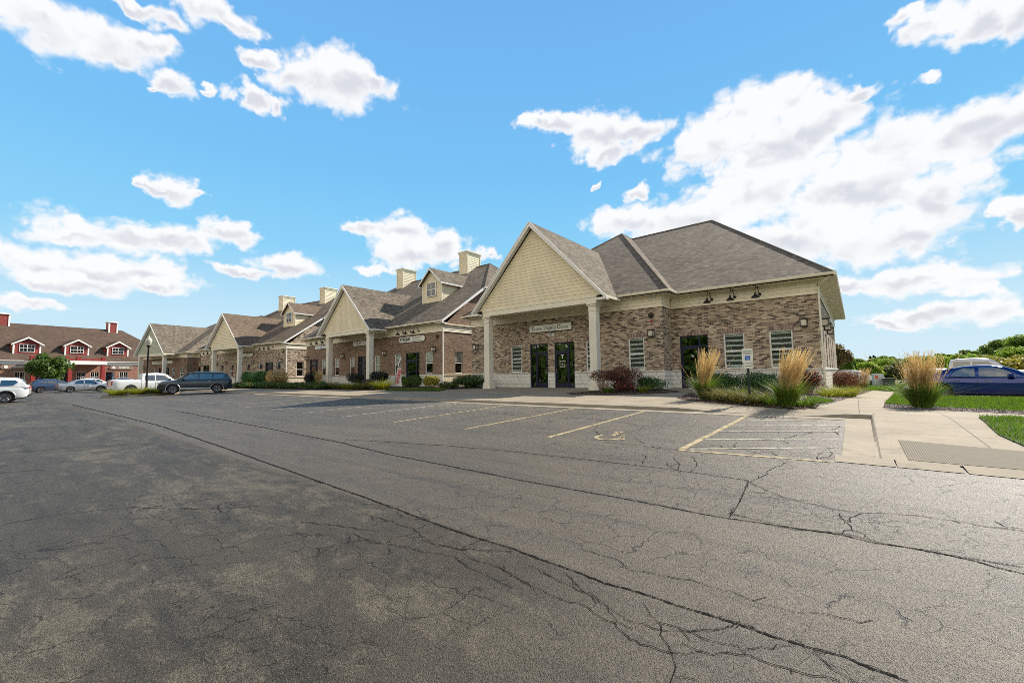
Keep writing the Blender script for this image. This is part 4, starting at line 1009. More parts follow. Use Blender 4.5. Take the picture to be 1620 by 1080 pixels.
# ------------------------------------------------------------------ hip-roofed block with a porch and a set-back wing (two of the row)
def hip_block(name, label, loc, rotz, siding, brickm, sold, rmat, main=True):
    T = thing(name, label, 'building', loc, rotz, 'shop buildings along the row')
    W, D, SX, SY = 14.88, 22.4, 7.04, 1.46
    wins_mid = [(-10.96, -9.99), (-4.87, -3.90), (-2.05, -1.09)]; doors_mid = [(-9.23, -7.75), (-7.22, -5.70)]
    wins_e = [(2.77, 3.79), (4.92, 5.94)]; doors_e = [(.46, 1.98)]
    zt, sill, st = 2.97, 1.06, 1.0
    om = [(a, b, sill, zt) for a, b in wins_mid] + [(a, b, -.4, zt) for a, b in doors_mid]
    oe = [(a, b, sill, zt) for a, b in wins_e] + [(a, b, -.4, zt) for a, b in doors_e]
    w = MB()
    wall_open(w, -W, 0, st, 4.62, om, 0, brickm); wall_open(w, 0.0, SX, st, 4.62, oe, SY, brickm)
    w.poly([(0, 0, st), (0, SY, st), (0, SY, 4.62), (0, 0, 4.62)], brickm)
    east = [(y, y + .95) for y in (3.2, 6.3, 9.4, 12.5, 15.6)]
    E = Matrix.Translation((SX, 0, 0)) @ Matrix.Rotation(PI / 2, 4, 'Z')      # local x -> +y, faces +x
    w.M = E; wall_open(w, SY, D, st, 4.62, [(a, b, sill, zt) for a, b in east], 0, brickm)
    Wm = Matrix.Translation((-W, 0, 0)) @ Matrix.Rotation(-PI / 2, 4, 'Z')
    w.M = Wm; wall_open(w, -D, 0, st, 4.62, [], 0, brickm); w.M = None
    w.poly([(-W, D, st), (SX, D, st), (SX, D, 4.62), (-W, D, 4.62)], brickm)
    w.build('brick_wall', T)
    s = MB(); sy = .035
    wall_open(s, -W - sy, sy, -.6, st, [(a, b, -.7, st + .1) for a, b in doors_mid], -sy, 'stone_base', .18)
    wall_open(s, sy, SX + sy, -.6, st, [(a, b, -.7, st + .1) for a, b in doors_e], SY - sy, 'stone_base', .18)
    s.poly([(sy, -sy, -.6), (sy, SY - sy, -.6), (sy, SY - sy, st), (sy, -sy, st)], 'stone_base')
    s.M = E; wall_open(s, SY - sy, D, -.9, st, [], -sy, 'stone_rough'); s.box(SY - .07, D, -.08, .0, st - .06, st + .03, 'stone_base')
    s.M = Wm; wall_open(s, -D, sy, -.6, st, [], -sy, 'stone_base'); s.M = None
    xs = sorted([-W - .05] + [v for d in doors_mid for v in d] + [.05])
    for a, b in zip(xs[0::2], xs[1::2]): s.box(a, b, -.055, 0.0, st - .07, st + .012, 'stone_base')
    for a, b in ((.058, doors_e[0][0]), (doors_e[0][1], SX + .05)): s.box(a, b, SY - .055, SY, st - .07, st + .012, 'stone_base')
    s.build('stone_base', T)
    for a, b in wins_mid: window(T, a, b, sill, zt, 0, None, sold)
    for a, b in wins_e: window(T, a, b, sill, zt, SY, None, sold)
    for a, b in east: window(T, a, b, sill, zt, 0, E, sold, blind=None, frame='dark_bronze')
    let = [('T', .34, 2.02, .012), ('Toucher', .16, 1.74, .0), ('Legacy', .16, 1.56, .0), ('Dental', .16, 1.38, .0)] if main else None
    storefront(T, *doors_mid[0], zt, 0, -1, sold=sold); storefront(T, *doors_mid[1], zt, 0, 1, lettering=let, sold=sold); storefront(T, *doors_e[0], zt, SY, 1, sold=sold)
    f = MB()
    frieze(f, -W - .03, .03, -.03); frieze(f, .06, SX + .03, SY - .03)
    f.M = Matrix.Translation((0, 0, 0)) @ Matrix.Rotation(PI / 2, 4, 'Z'); frieze(f, -.06, SY - .06, -.03)
    f.M = E; frieze(f, SY - .06, D, -.03); f.M = Wm; frieze(f, -D, .06, -.03); f.M = None
    f.build('frieze', T)
    ov, ez = .55, 5.45
    so = MB()                                        # soffit and gutters
    so.poly([(-W - ov, -ov, 5.27), (-W - ov, .1, 5.27), (ov, .1, 5.27), (ov, -ov, 5.27)], 'cream_trim')
    so.poly([(0, 0.1, 5.271), (0, SY, 5.271), (ov, SY, 5.271), (ov, 0.1, 5.271)], 'cream_trim')
    so.poly([(ov, SY - .7, 5.27), (ov, SY + .1, 5.27), (SX + .7, SY + .1, 5.27), (SX + .7, SY - .7, 5.27)], 'cream_trim')
    so.poly([(SX, SY + .1, 5.27), (SX, D + .5, 5.27), (SX + .7, D + .5, 5.27), (SX + .7, SY + .1, 5.27)], 'cream_trim')
    for i in range(34):                              # vented soffit boards on the east side
        y = SY - .6 + i * .62
        so.box(SX + .05, SX + .68, y, y + .05, 5.245, 5.272, 'cream_trim')
    so.poly([(-W - ov, -ov, 5.271), (-W, -ov, 5.271), (-W, D, 5.271), (-W - ov, D, 5.271)], 'cream_trim')
    gutter_box(so, (-W - ov, -ov), (ov, -ov), ez); gutter_box(so, (ov, -ov - .1), (ov, SY - .70), ez)
    gutter_box(so, (ov + .1, SY - .7), (SX + .7, SY - .7), ez); gutter_box(so, (SX + .7, SY - .82), (SX + .7, D + .5), ez, h=.17)
    gutter_box(so, (-W - ov, D + .5), (-W - ov, -ov), ez)
    so.build('eaves', T)
    pk, R0, A = (-6.87, 10.5, 12.95), (-6.87, 12.64, 13.02), (-.07, 12.64, 13.1)
    c = dict(e1=(-W - ov, -ov, ez), e2=(ov, -ov, ez), e3=(ov, SY - .7, ez), e4=(SX + .7, SY - .7, ez), e5=(SX + .7, D + .5, ez), e6=(-W - ov, D + .5, ez))
    r = MB()
    roof_faces(r, [(c['e1'], c['e2'], pk), (c['e2'], c['e3'], R0, pk), (c['e3'], c['e4'], A, R0), (c['e4'], c['e5'], A), (c['e5'], c['e6'], R0, A), (c['e6'], c['e1'], pk, R0)], rmat)
    ro = r.build('roof', T)
    cap = MB()
    for a, b in ((c['e2'], pk), (c['e1'], pk), (pk, R0), (R0, A), (A, c['e4']), (A, c['e5'])):
        cap.tube([Vector(a) + Vector((0, 0, .0)), Vector(b) + Vector((0, 0, .0))], .055, rmat, 6)
    cap.build('ridge_cap', ro)
    gable_porch(T, -7.35, 5.13, -2.41, 5.22, 10.6, 7.03, siding, rmat, ye=-.55, colx=(-11.47, -3.28), colz=-.05, recess=.36)
    for x, y, z in ((-14.30, 0, 3.02), (-.60, 0, 3.10), (6.44, SY, 3.22)): sconce(T, x, y, z)
    for y in (2.35, 5.3, 8.4): sconce(T, y, 0, 3.25, E)
    for x in (2.2, 3.35, 4.52): gooseneck(T, x, SY - .05, 4.98)
    b = MB(); b.lathe([(0, -.10), (.10, -.095), (.15, -.05), (.16, 0), (0, 0)], 'dark_bronze', 18, 'y', (-.62, -.01, 4.16)); b.build('alarm_bell', T, smooth=40)
    b = MB(); b.lathe([(0, -.08), (.06, -.07), (.075, 0), (0, 0)], 'alarm_red', 12, 'y', (-.62, -.01, 3.82)); b.build('alarm_light', T, smooth=40)
    p = MB(); p.tube([(SX + .55, SY - .62, 5.27), (SX + .3, SY - .45, 5.12), (SX + .07, SY - .08, 4.95), (SX + .055, SY - .05, 4.6), (SX + .075, SY - .075, 1.0), (SX + .075, SY - .075, .12)], .045, 'cream_trim', 8)
    p.tube([(SX + .075, SY - .075, .16), (SX + .075, SY - .12, -.22)], [.07, .12], 'boot_blue', 10); p.build('downspout', T, smooth=40)
    v = MB(); v.lathe([(0, -.09), (.06, -.09), (.09, -.03), (.1, 0), (0, 0)], 'white_trim', 12, 'y', (-.45, -.036, .62)); v.build('wall_vent', T, smooth=40); v = MB(); v.bbox(.0, .06, -.09, -.036, .30, .42, 'steel', .01); v.build('hose_tap', T)
    return T
T1 = hip_block('dental_office', 'tan brick dental office with three gooseneck lamps, nearest building of the row', (-8.28, 23.71, 0), 0, 'cream_siding', 'brick_tan', 'brick_soldier_tan', 'shingle_brown')
T4 = hip_block('brick_shop', 'last brick shop of the row, with a greenish porch gable beside the lamp post', (-87.0, 21.2, -.05), .205, 'green_siding', 'brick_red', 'brick_soldier_red', 'shingle_brown', False)
# ------------------------------------------------------------------ side-gabled shop blocks with dormers and chimneys (the two in the middle of the row)
def siding_box(mb, x0, x1, y0, y1, z0, z1, mat, lip=.03, exposure=.2):
    for P, Q, n in (((x0, y0), (x1, y0), (0, -1, 0)), ((x1, y0), (x1, y1), (1, 0, 0)), ((x1, y1), (x0, y1), (0, 1, 0)), ((x0, y1), (x0, y0), (-1, 0, 0))):
        lap(mb, lambda z, P=P: (*P, z), lambda z, Q=Q: (*Q, z), z0, z1, exposure, mat, n, lip)

def gable_block(name, label, loc, rotz, siding, brickm, sold, rmat, blindk):
    T = thing(name, label, 'building', loc, rotz, 'shop buildings along the row')
    W, D, ez, ov, pitch = 23.9, 21.6, 5.45, .6, .68
    zt, sill, st = 2.98, 1.1, 1.0
    doors = [(-5.0, -3.08), (-12.85, -11.0), (-23.0, -21.1)]
    wins = [(-2.34, -1.35), (-6.7, -5.72), (-9.9, -8.95), (-14.4, -13.45), (-17.45, -16.45), (-20.3, -19.35)]
    ops = [(a, b, sill, zt) for a, b in wins] + [(a, b, -.5, zt) for a, b in doors]
    w = MB(); wall_open(w, -W, 0, st, 4.62, ops, 0, brickm)
    E = Matrix.Rotation(PI / 2, 4, 'Z'); Wm = Matrix.Translation((-W, 0, 0)) @ Matrix.Rotation(-PI / 2, 4, 'Z')
    east = [(1.3, 2.25), (9.0, 10.0), (14.6, 15.6)]
    w.M = E; wall_open(w, 0, D, st, 4.62, [(a, b, sill, zt) for a, b in east], 0, brickm)
    yk = 4.6; zk = ez + pitch * (yk + ov); yr = D / 2
    zg = lambda y: ez + pitch * (min(y, D - y) + ov) - .12
    w.poly([(0.15, 0, 5.2), (D - .15, 0, 5.2), (D - yk, 0, zk - .12), (yk, 0, zk - .12)], brickm)
    w.M = Wm; wall_open(w, -D, 0, st, 4.62, [], 0, brickm); w.poly([(-D + .15, 0, 5.2), (-.15, 0, 5.2), (-yk, 0, zk - .12), (-D + yk, 0, zk - .12)], brickm)
    w.M = None; w.poly([(-W, D, st), (0, D, st), (0, D, 4.62), (-W, D, 4.62)], brickm); w.build('brick_wall', T)
    s = MB(); sy = .035
    wall_open(s, -W - sy, sy, -.7, st, [(a, b, -.8, st + .1) for a, b in doors], -sy, 'stone_base', .18)
    s.M = E; wall_open(s, -sy, D, -.7, st, [], -sy, 'stone_rough'); s.box(-.06, D, -.085, 0, st - .06, st + .05, 'stone_rough'); s.M = Wm
    wall_open(s, -D, sy, -.7, st, [], -sy, 'stone_rough'); s.M = None
    xs = sorted([-W - .05] + [v for d in doors for v in d] + [.05])
    for a, b in zip(xs[0::2], xs[1::2]): s.box(a, b, -.055, 0, st - .07, st + .03, 'stone_base')
    s.build('stone_base', T)
    for a, b in wins: window(T, a, b, sill, zt, 0, None, sold, blind=blindk, blind_h=random.choice([.5, .55, .5, 1.0]))
    for a, b in east: window(T, a, b, sill, zt, 0, E, sold, blind=blindk, blind_h=.5)
    for i, d in enumerate(doors): storefront(T, *d, zt, 0, 1 if i != 1 else -1, z0=-.02, sold=sold)
    f = MB(); frieze(f, -W - .03, .03, -.03); f.M = E; frieze(f, -.06, D + .03, -.03); f.box(-.1, D + .1, -.16, 0, 5.16, 5.25, 'cream_trim'); f.M = Wm; frieze(f, -D, .06, -.03); f.M = None; f.build('frieze', T)
    so = MB(); xo = .45
    so.poly([(-W - xo, -ov, 5.28), (xo, -ov, 5.28), (xo, .1, 5.28), (-W - xo, .1, 5.28)], 'cream_trim')
    gutter_box(so, (-W - xo, -ov), (xo, -ov), ez); so.build('eaves', T)
    RE, RW = (-4.4, yr, ez + pitch * (yr + ov)), (-W + 4.4, yr, ez + pitch * (yr + ov))
    e1, e2 = (-W - xo, -ov, ez), (xo, -ov, ez); k1, k2 = (-W - xo, yk, zk), (xo, yk, zk); k3, k4 = (xo, D - yk, zk), (-W - xo, D - yk, zk); e3, e4 = (xo, D + ov, ez), (-W - xo, D + ov, ez)
    r = MB(); roof_faces(r, [(e1, e2, k2, RE, RW, k1), (k2, k3, RE), (k4, k1, RW), (e3, e4, k4, RW, RE, k3)], rmat)
    ro = r.build('roof', T)
    cap = MB()
    for a, b in ((RE, RW), (k2, RE), (k3, RE), (k1, RW)): cap.tube([a, b], .05, rmat, 6)
    cap.build('ridge_cap', ro)
    for x, sgn in ((xo, 1), (-W - xo, -1)):
        rk = MB()
        for ya, za, yb, zb in ((-ov, ez, yk, zk), (D + ov, ez, D - yk, zk)):
            rk.slab([(x, ya, za + .02), (x, yb, zb + .02), (x, yb, zb - .24), (x, ya, za - .20)], (sgn * .04, 0, 0), 'white_trim')
            rk.poly([(x, ya, za - .10), (x, yb, zb - .14), (x - sgn * (xo + .02), yb, zb - .14), (x - sgn * (xo + .02), ya, za - .10)], 'white_trim')
        gutter_box(rk, *(((x, yk), (x, D - yk)) if sgn > 0 else ((x, D - yk), (x, yk))), zk + .03, 'white_trim', h=.2)
        rk.box(min(x, x - sgn * .5), max(x, x - sgn * .5), -ov - .02, .02, 5.22, 5.30, 'white_trim')
        rk.build('rake_trim', T)
    gable_porch(T, -11.8, 4.75, -2.41, 5.22, 9.85, 5.85, siding, rmat, ye=-ov, colx=(-15.15, -7.9), colz=-.08, recess=.36)
    # dormer
    for xc in (-5.2,):
        d = MB(); hw, yf, zb, ze, za = 1.38, 3.2, ez + pitch * (3.2 + ov), 10.05, 11.35
        yb = (ze - ez) / pitch - ov + .1
        lap(d, lambda z: (xc - hw, yf, z), lambda z: (xc + hw, yf, z), zb - .1, ze, .17, siding, (0, -1, 0), .018)
        sl = (za - ze) / (hw + .0)
        lap(d, lambda z: (xc - (za - z) / sl, yf, z), lambda z: (xc + (za - z) / sl, yf, z), ze, za - .1, .17, siding, (0, -1, 0), .018)
        for sg in (-1, 1):
            P = lambda z, sg=sg: (xc + sg * hw, (yf if sg > 0 else (z - ez) / pitch - ov), z); Q = lambda z, sg=sg: (xc + sg * hw, ((z - ez) / pitch - ov if sg > 0 else yf), z)
            lap(d, P, Q, zb, ze, .2, siding, (sg, 0, 0), .03)
        for sg in (-1, 1): d.box(xc + sg * hw - .07, xc + sg * hw + .07, yf - .03, yf + .06, zb - .1, ze, 'cream_trim')
        do = d.build('dormer', T)
        window(do, xc - .68, xc + .68, zb + .55, zb + 1.95, yf - .185, blind=None, rail=True, muntin=True, shallow=2)
        dr = MB(); ex = .30; ybk = (za - ez) / pitch - ov
        slo = (za - ze) / hw
        for sg in (-1, 1):
            lo = (xc + sg * (hw + ex), yf - .35, ze - slo * ex + .06); hi = (xc, yf - .35, za + .06)
            yl = (ze - slo * ex - ez) / pitch - ov + .1
            dr.slab(([lo, (lo[0], yl, lo[2]), (xc, ybk + .1, za + .06), hi] if sg > 0 else [hi, (xc, ybk + .1, za + .06), (lo[0], yl, lo[2]), lo]), (-sg * .03, 0, -.05), rmat)
        dr.build('dormer_roof', do)
        dt = MB()
        for sg in (-1, 1):
            lo = Vector((xc + sg * (hw + ex), yf - .36, ze - slo * ex + .03)); hi = Vector((xc, yf - .36, za + .03))
            dt.slab([lo, hi, hi + Vector((0, 0, -.2)), lo + Vector((0, 0, -.16))], (0, -.03, 0), 'white_trim')
            dt.box(lo.x - .06, lo.x + .06, yf - .36, (ze - slo * ex - ez) / pitch - ov, lo.z - .16, lo.z - .02, 'white_trim')
        dt.build('dormer_trim', do)
    for xc in (-7.0, -18.6):
        c = MB(); zc = 14.75
        siding_box(c, xc - .62, xc + .62, 9.3, 11.3, 11.2, zc - .3, siding)
        for i, e in enumerate((.05, .10, .15)): c.bbox(xc - .62 - e, xc + .62 + e, 9.3 - e, 11.3 + e, zc - .42 + i * .14, zc - .28 + i * .14, 'cream_trim', .01)
        for sx in (-1, 1):
            for yy in (9.3, 11.3): c.box(xc + sx * .62 - .06, xc + sx * .62 + .06, yy - .06, yy + .06, 11.2, zc - .42, 'cream_trim')
        c.build('chimney', T)
    for x in (-1.1, -8.15, -15.6, -18.4): sconce(T, x, 0, 3.15)
    sconce(T, -23.55, 0, 3.15)
    for x in (-3.2, -4.3, -5.4, -19.0, -20.3, -21.6): gooseneck(T, x, -.05, 4.95)
    b = MB(); b.lathe([(0, -.10), (.10, -.095), (.15, -.05), (.16, 0), (0, 0)], 'dark_bronze', 18, 'y', (-.75, -.01, 4.22)); b.build('alarm_bell', T, smooth=40)
    p = MB(); p.tube([(-.4, -.62, 5.30), (-.2, -.3, 5.12), (.02, -.10, 4.98), (.045, -.085, 4.7), (.045, -.085, 1.0), (.075, -.10, .9), (.075, -.10, .0)], .05, 'white_trim', 8); p.build('downspout', T, smooth=40)
    return T
T2 = gable_block('red_brick_shop', 'red-brown brick shop with a feather banner in front, second building of the row', (-26.44, 23.75, -.03), 0, 'cream_siding', 'brick_red', 'brick_soldier_red', 'shingle_brown', 'plain_blind')
T3 = gable_block('tan_brick_shop', 'tan brick shop with a dormer, third of the row, behind the clipped round shrubs', (-55.2, 23.6, -.05), .11, 'cream_siding', 'brick_tan', 'brick_soldier_tan', 'shingle_rust', None)

# ------------------------------------------------------------------ red shop block closing the far end
def red_block():
    T = thing('red_siding_shops', 'long red shop building with white trimmed dormers closing the far end of the lot', 'building', (-121.5, 20.2, -.25), rad(102.1))
    x0, x1, D, ez, ov = -46, 9, 20, 5.0, .5
    w = MB()
    wx = [(-2.4, -1.0), (-7.0, -5.7), (-9.0, -7.7), (-17.2, -15.9), (-21.0, -19.6), (-25, -23.6), (2, 3.4), (6, 7.4)]; dx = [(-4.6, -3.2), (-11.8, -10.0), (-14.6, -13.0)]
    wall_open(w, x0, x1, -.4, 4.4, [(a, b, 1.0, 2.9) for a, b in wx] + [(a, b, -.5, 2.9) for a, b in dx], 0, 'brick_rust')
    w.poly([(x1, 0, -.4), (x1, D, -.4), (x1, D, 4.4), (x1, 0, 4.4)], 'brick_rust'); w.build('brick_wall', T)
    for a, b in wx: window(T, a, b, 1.0, 2.9, 0, blind=None, muntin=True)
    for a, b in dx: storefront(T, a, b, 2.9, 0, 1, z0=-.1)
    f = MB(); f.box(x0, x1, -.10, .0, 4.3, 5.0, 'white_trim'); f.box(x0, x1, -ov, -.1, 4.88, 5.0, 'white_trim'); f.build('fascia', T)
    P = 7.1 / 9.5; yr = 9.6; zr = ez + P * (yr + ov)
    r = MB(); RE, RW = (1.2, yr, zr), (x0, yr, zr)
    roof_faces(r, [((x0, -ov, ez), (x1 + ov, -ov, ez), RE, RW), ((x1 + ov, -ov, ez), (x1 + ov, D, ez), RE), ((x1 + ov, D, ez), (x0, D, ez), RW, RE)], 'shingle_dark'); r.build('roof', T)
    # flat-roofed porch with red posts
    p = MB(); p.box(-16.2, -5.6, -3.2, -.1, 4.28, 4.98, 'white_trim'); p.build('porch_beam', T)
    p = MB(); p.bbox(-16.1, -5.7, -3.15, -.15, 4.99, 5.12, 'red_siding', .01)
    for x in (-15.9, -11.4, -9.8, -6.1): p.bbox(x - .3, x + .3, -3.1, -2.5, 5.0, 5.75, 'red_trim', .02)
    p.box(-15.9, -6.1, -3.0, -2.9, 5.12, 5.5, 'red_siding'); p.build('parapet', T)
    for x in (-15.7, -10.9, -6.1):
        c = MB(); c.bbox(x - .28, x + .28, -3.1, -2.55, -.3, 4.28, 'red_trim', .02); c.bbox(x - .36, x + .36, -3.18, -2.47, -.3, .3, 'red_trim', .02); c.build('porch_post', T)
    for xc in DORM:
        d = MB(); hw, yf = 1.75, 1.2; zb = ez + P * (yf + ov); ze = zb + 1.95; za = ze + 1.15; yb = (ze - ez) / P - ov
        d.poly([(xc - hw, yf, zb - .1), (xc + hw, yf, zb - .1), (xc + hw, yf, ze), (xc, yf, za), (xc - hw, yf, ze)], 'red_siding')
        for sg in (-1, 1):
            q = [(xc + sg * hw, yf, zb - .1), (xc + sg * hw, yb, ze), (xc + sg * hw, yf, ze)]
            d.poly(q if sg > 0 else q[::-1], 'red_siding')
            d.box(xc + sg * (hw - .06) - .11, xc + sg * (hw - .06) + .11, yf - .05, yf + .1, zb - .1, ze, 'white_trim')
        do = d.build('dormer', T)
        window(do, xc - 1.0, xc + 1.0, zb + .35, zb + 1.75, yf - .155, blind=None, muntin=True, shallow=1)
        rr = MB(); sl = (za - ze) / hw; ex = .35; ybk = (za - ez) / P - ov
        for sg in (-1, 1):
            lo = (xc + sg * (hw + ex), yf - .4, ze - sl * ex + .05); hi = (xc, yf - .4, za + .05)
            Q = [lo, (lo[0], (lo[2] - ez) / P - ov, lo[2]), (xc, ybk, za + .05), hi]
            rr.slab(Q if sg > 0 else Q[::-1], (0, 0, -.06), 'shingle_dark')
            a, b = Vector(lo), Vector(hi)
            rr.slab([a + Vector((0, -.01, 0)), b + Vector((0, -.01, 0)), b + Vector((0, -.01, -.32)), a + Vector((0, -.01, -.26))], (0, -.04, 0), 'white_trim')
        rr.build('dormer_roof', do)
    for xc in (-.7, -17.0):
        c = MB(); c.box(xc - .7, xc + .7, 8.7, 10.3, zr - 1.2, zr + 1.55, 'red_siding')
        for sx in (-1, 1): c.box(xc + sx * .7 - .12, xc + sx * .7 + .12, 8.62, 8.9, zr - 1.2, zr + 1.55, 'white_trim')
        c.bbox(xc - .85, xc + .85, 8.5, 10.5, zr + 1.5, zr + 1.75, 'white_trim', .03); c.build('chimney', T)
    return T
DORM = (-2.4, -8.8, -15.6)
T5 = red_block()

# ------------------------------------------------------------------ signs fixed to the walls: things of their own
def rounded(x0, x1, z0, z1, r, n=6):
    out = []
    for cx, cz, a0 in ((x1 - r, z1 - r, 0), (x0 + r, z1 - r, 90), (x0 + r, z0 + r, 180), (x1 - r, z0 + r, 270)):
        for k in range(n + 1):
            a = rad(a0 + 90 * k / n); out.append((cx + r * math.cos(a), cz + r * math.sin(a)))
    return out
def wall_sign(name, label, host, xc, y, zc, w, h, r, words, face='sign_white', border='ink_dark', bw=.03):
    hm = Matrix.Translation(host.location) @ Matrix.Rotation(host.rotation_euler.z, 4, 'Z')
    p = hm @ Vector((xc, y, zc))
    T = thing(name, label, 'sign', p, host.rotation_euler.z)
    m = MB(); m.slab([(a, -.01, b) for a, b in rounded(-w / 2, w / 2, -h / 2, h / 2, r)], (0, -.05, 0), border); m.build('backboard', T)
    m = MB(); m.slab([(a, -.06, b) for a, b in rounded(-w / 2 + bw, w / 2 - bw, -h / 2 + bw, h / 2 - bw, max(.01, r - bw))], (0, -.008, 0), face); m.build('sign_face', T)
    for body, x, z, sz, mt, kw in words: text('lettering', body, sz, mt, T, (x, -.070, z), ext=.003, **kw)
    return T
wall_sign('shop_sign', 'long cream sign with dark serif and script lettering over the two near porch doors', T1, -7.52, 0, 4.0, 3.42, .52, .13,
          [('T', -1.43, .0, .40, 'ink_dark', {}), ('oucher', -1.00, -.03, .27, 'ink_dark', {}), ('Legacy', .02, .0, .36, 'ink_dark', dict(shear=.45)), ('D', .72, .0, .40, 'ink_dark', {}), ('ental', 1.14, -.03, .27, 'ink_dark', {})])
wall_sign('number_plate', 'small grey number plaque 480 under the cream porch sign', T1, -7.45, 0, 3.50, .52, .2, .02, [('480', 0, 0, .17, 'ink_dark', {})], 'utility_grey', 'utility_grey', .01)
wall_sign('shop_sign', 'white rounded sign with bold black capitals above the corner door of the red-brown shop', T2, -4.12, 0, 4.2, 3.65, .55, .22,
          [('STRONG', -.92, 0, .40, 'ink_dark', dict(bold=.02, sx=.9)), ('Various Fitness &', .72, .11, .19, 'ink_dark', {}), ('Personal Training', .72, -.12, .19, 'ink_dark', {})])
wall_sign('shop_sign', 'cream sign with faint script half hidden by the porch column of the red-brown shop', T2, -12.2, 0, 4.3, 3.1, .52, .2, [('Edibelle', -.6, 0, .36, 'ink_dark', dict(shear=.3))])
wall_sign('shop_sign', 'narrow white sign at the far end wall of the red-brown shop', T2, -20.3, 0, 4.32, 3.0, .42, .04, [('Lawrence Office', 0, 0, .28, 'ink_blue', {})])
wall_sign('shop_sign', 'white rounded sign between the porch columns of the tan brick shop', T3, -9.6, 0, 4.15, 3.0, .5, .2, [('ALL BLUE', 0, 0, .28, 'ink_dark', {})])
wall_sign('shop_sign', 'white sign with blue letters left of the porch of the tan brick shop', T3, -19.5, 0, 4.2, 2.2, .5, .08, [('LENDING', 0, 0, .30, 'ink_blue', dict(bold=.01))])
wall_sign('shop_sign', 'long pale sign under the greenish porch gable', T4, -8.0, 0, 3.95, 7.0, .6, .2, [('INSURANCE  AGENCY', 0, 0, .34, 'ink_dark', {})])
for lx, lb in ((-2.1, 'brown board with pointed ends on the red building, nearest the lamp post'), (-17.0, 'brown board with pointed ends on the red building, behind the small tree')):
    hm = Matrix.Translation(T5.location) @ Matrix.Rotation(T5.rotation_euler.z, 4, 'Z')
    S_ = thing('shop_sign', lb, 'sign', hm @ Vector((lx, 0, 3.8)), T5.rotation_euler.z, 'brown shop boards')
    m = MB(); m.slab([(a, -.12, b) for a, b in ((-2.1, 0), (-1.75, -.38), (1.75, -.38), (2.1, 0), (1.75, .38), (-1.75, .38))], (0, -.08, 0), 'sign_brown'); m.build('backboard', S_)
    m = MB(); m.lathe([(0, -.03), (.26, -.03), (.26, 0)], 'sign_white', 16, 'y', (-1.35, -.2, 0)); m.build('emblem', S_)
    text('lettering', 'SHOPPES', .42, 'sign_white', S_, (.35, -.215, 0), bold=.01)
# ------------------------------------------------------------------ plants
def shrub_mesh(name, parent, rx, ry, h, n, size, mat, r, lumps=7, flat_base=.15, extra=None, z0=0.0):
    """leafy mound: leaves spread through several overlapping lobes, denser at the skin"""
    Ps = []; Ns = []
    lob = [(0, 0, h * .5, rx, ry, h * .5)]
    for i in range(lumps):
        a = r.uniform(0, 2 * PI); q = r.uniform(.35, .62)
        lob.append((rx * q * math.cos(a), ry * q * math.sin(a), h * r.uniform(.42, .66), rx * .46, ry * .46, h * r.uniform(.30, .40)))
    k = n // len(lob)
    for i, (cx, cy, cz, a, b, c) in enumerate(lob):
        m = k * 2 if i == 0 else k
        U = unit(m, r); rad_ = r.uniform(.72, 1.06, m)[:, None]
        P = U * rad_ * np.array([a, b, c]) + np.array([cx, cy, cz])
        Ps.append(P); Ns.append(U / np.array([a, b, c]) * min(a, b, c) + unit(m, r) * .55 + np.array([0, 0, .2]))
    P = np.concatenate(Ps); N = np.concatenate(Ns); ok = P[:, 2] > h * flat_base * .2
    P, N = P[ok], N[ok]; P[:, 2] += z0
    Q = leaf_quads(P, N, size, r)
    if extra:
        idx = (r.random(len(Q)) < extra[1]).astype(int)
        return quads_object(name, Q, None, parent, idx, [mat, extra[0]])
    return quads_object(name, Q, mat, parent)
def stems(name, parent, rx, ry, h, n, r, mat='stem_brown', w=.012, base=.25):
    m = MB()
    for i in range(n):
        a = r.uniform(0, 2 * PI); q = math.sqrt(r.random())
        t = Vector((rx * q * math.cos(a), ry * q * math.sin(a), h * r.uniform(.75, 1))); b = Vector((t.x * base, t.y * base, -.05))
        mid = (t + b) * .5 + Vector((r.uniform(-.05, .05), r.uniform(-.05, .05), 0))
        m.tube([b, mid, t], [w, w * .8, w * .4], mat, 4, False)
    return m.build(name, parent)
def shrub(name, label, loc, rx, ry, h, n, size, mat, seed, group=None, stemn=14, extra=None, z0=0.0, cat='shrub', lumps=7, stem_mat='stem_brown'):
    r = np.random.default_rng(seed)
    T = thing(name, label, cat, (loc[0], loc[1], loc[2] if len(loc) > 2 else zs(loc[0], loc[1]) + .01), 0, group)
    shrub_mesh('foliage', T, rx, ry, h - z0, n, size, mat, r, lumps, extra=extra, z0=z0)
    stems('stems', T, rx * .7, ry * .7, h * .75, stemn, r, stem_mat)
    return T
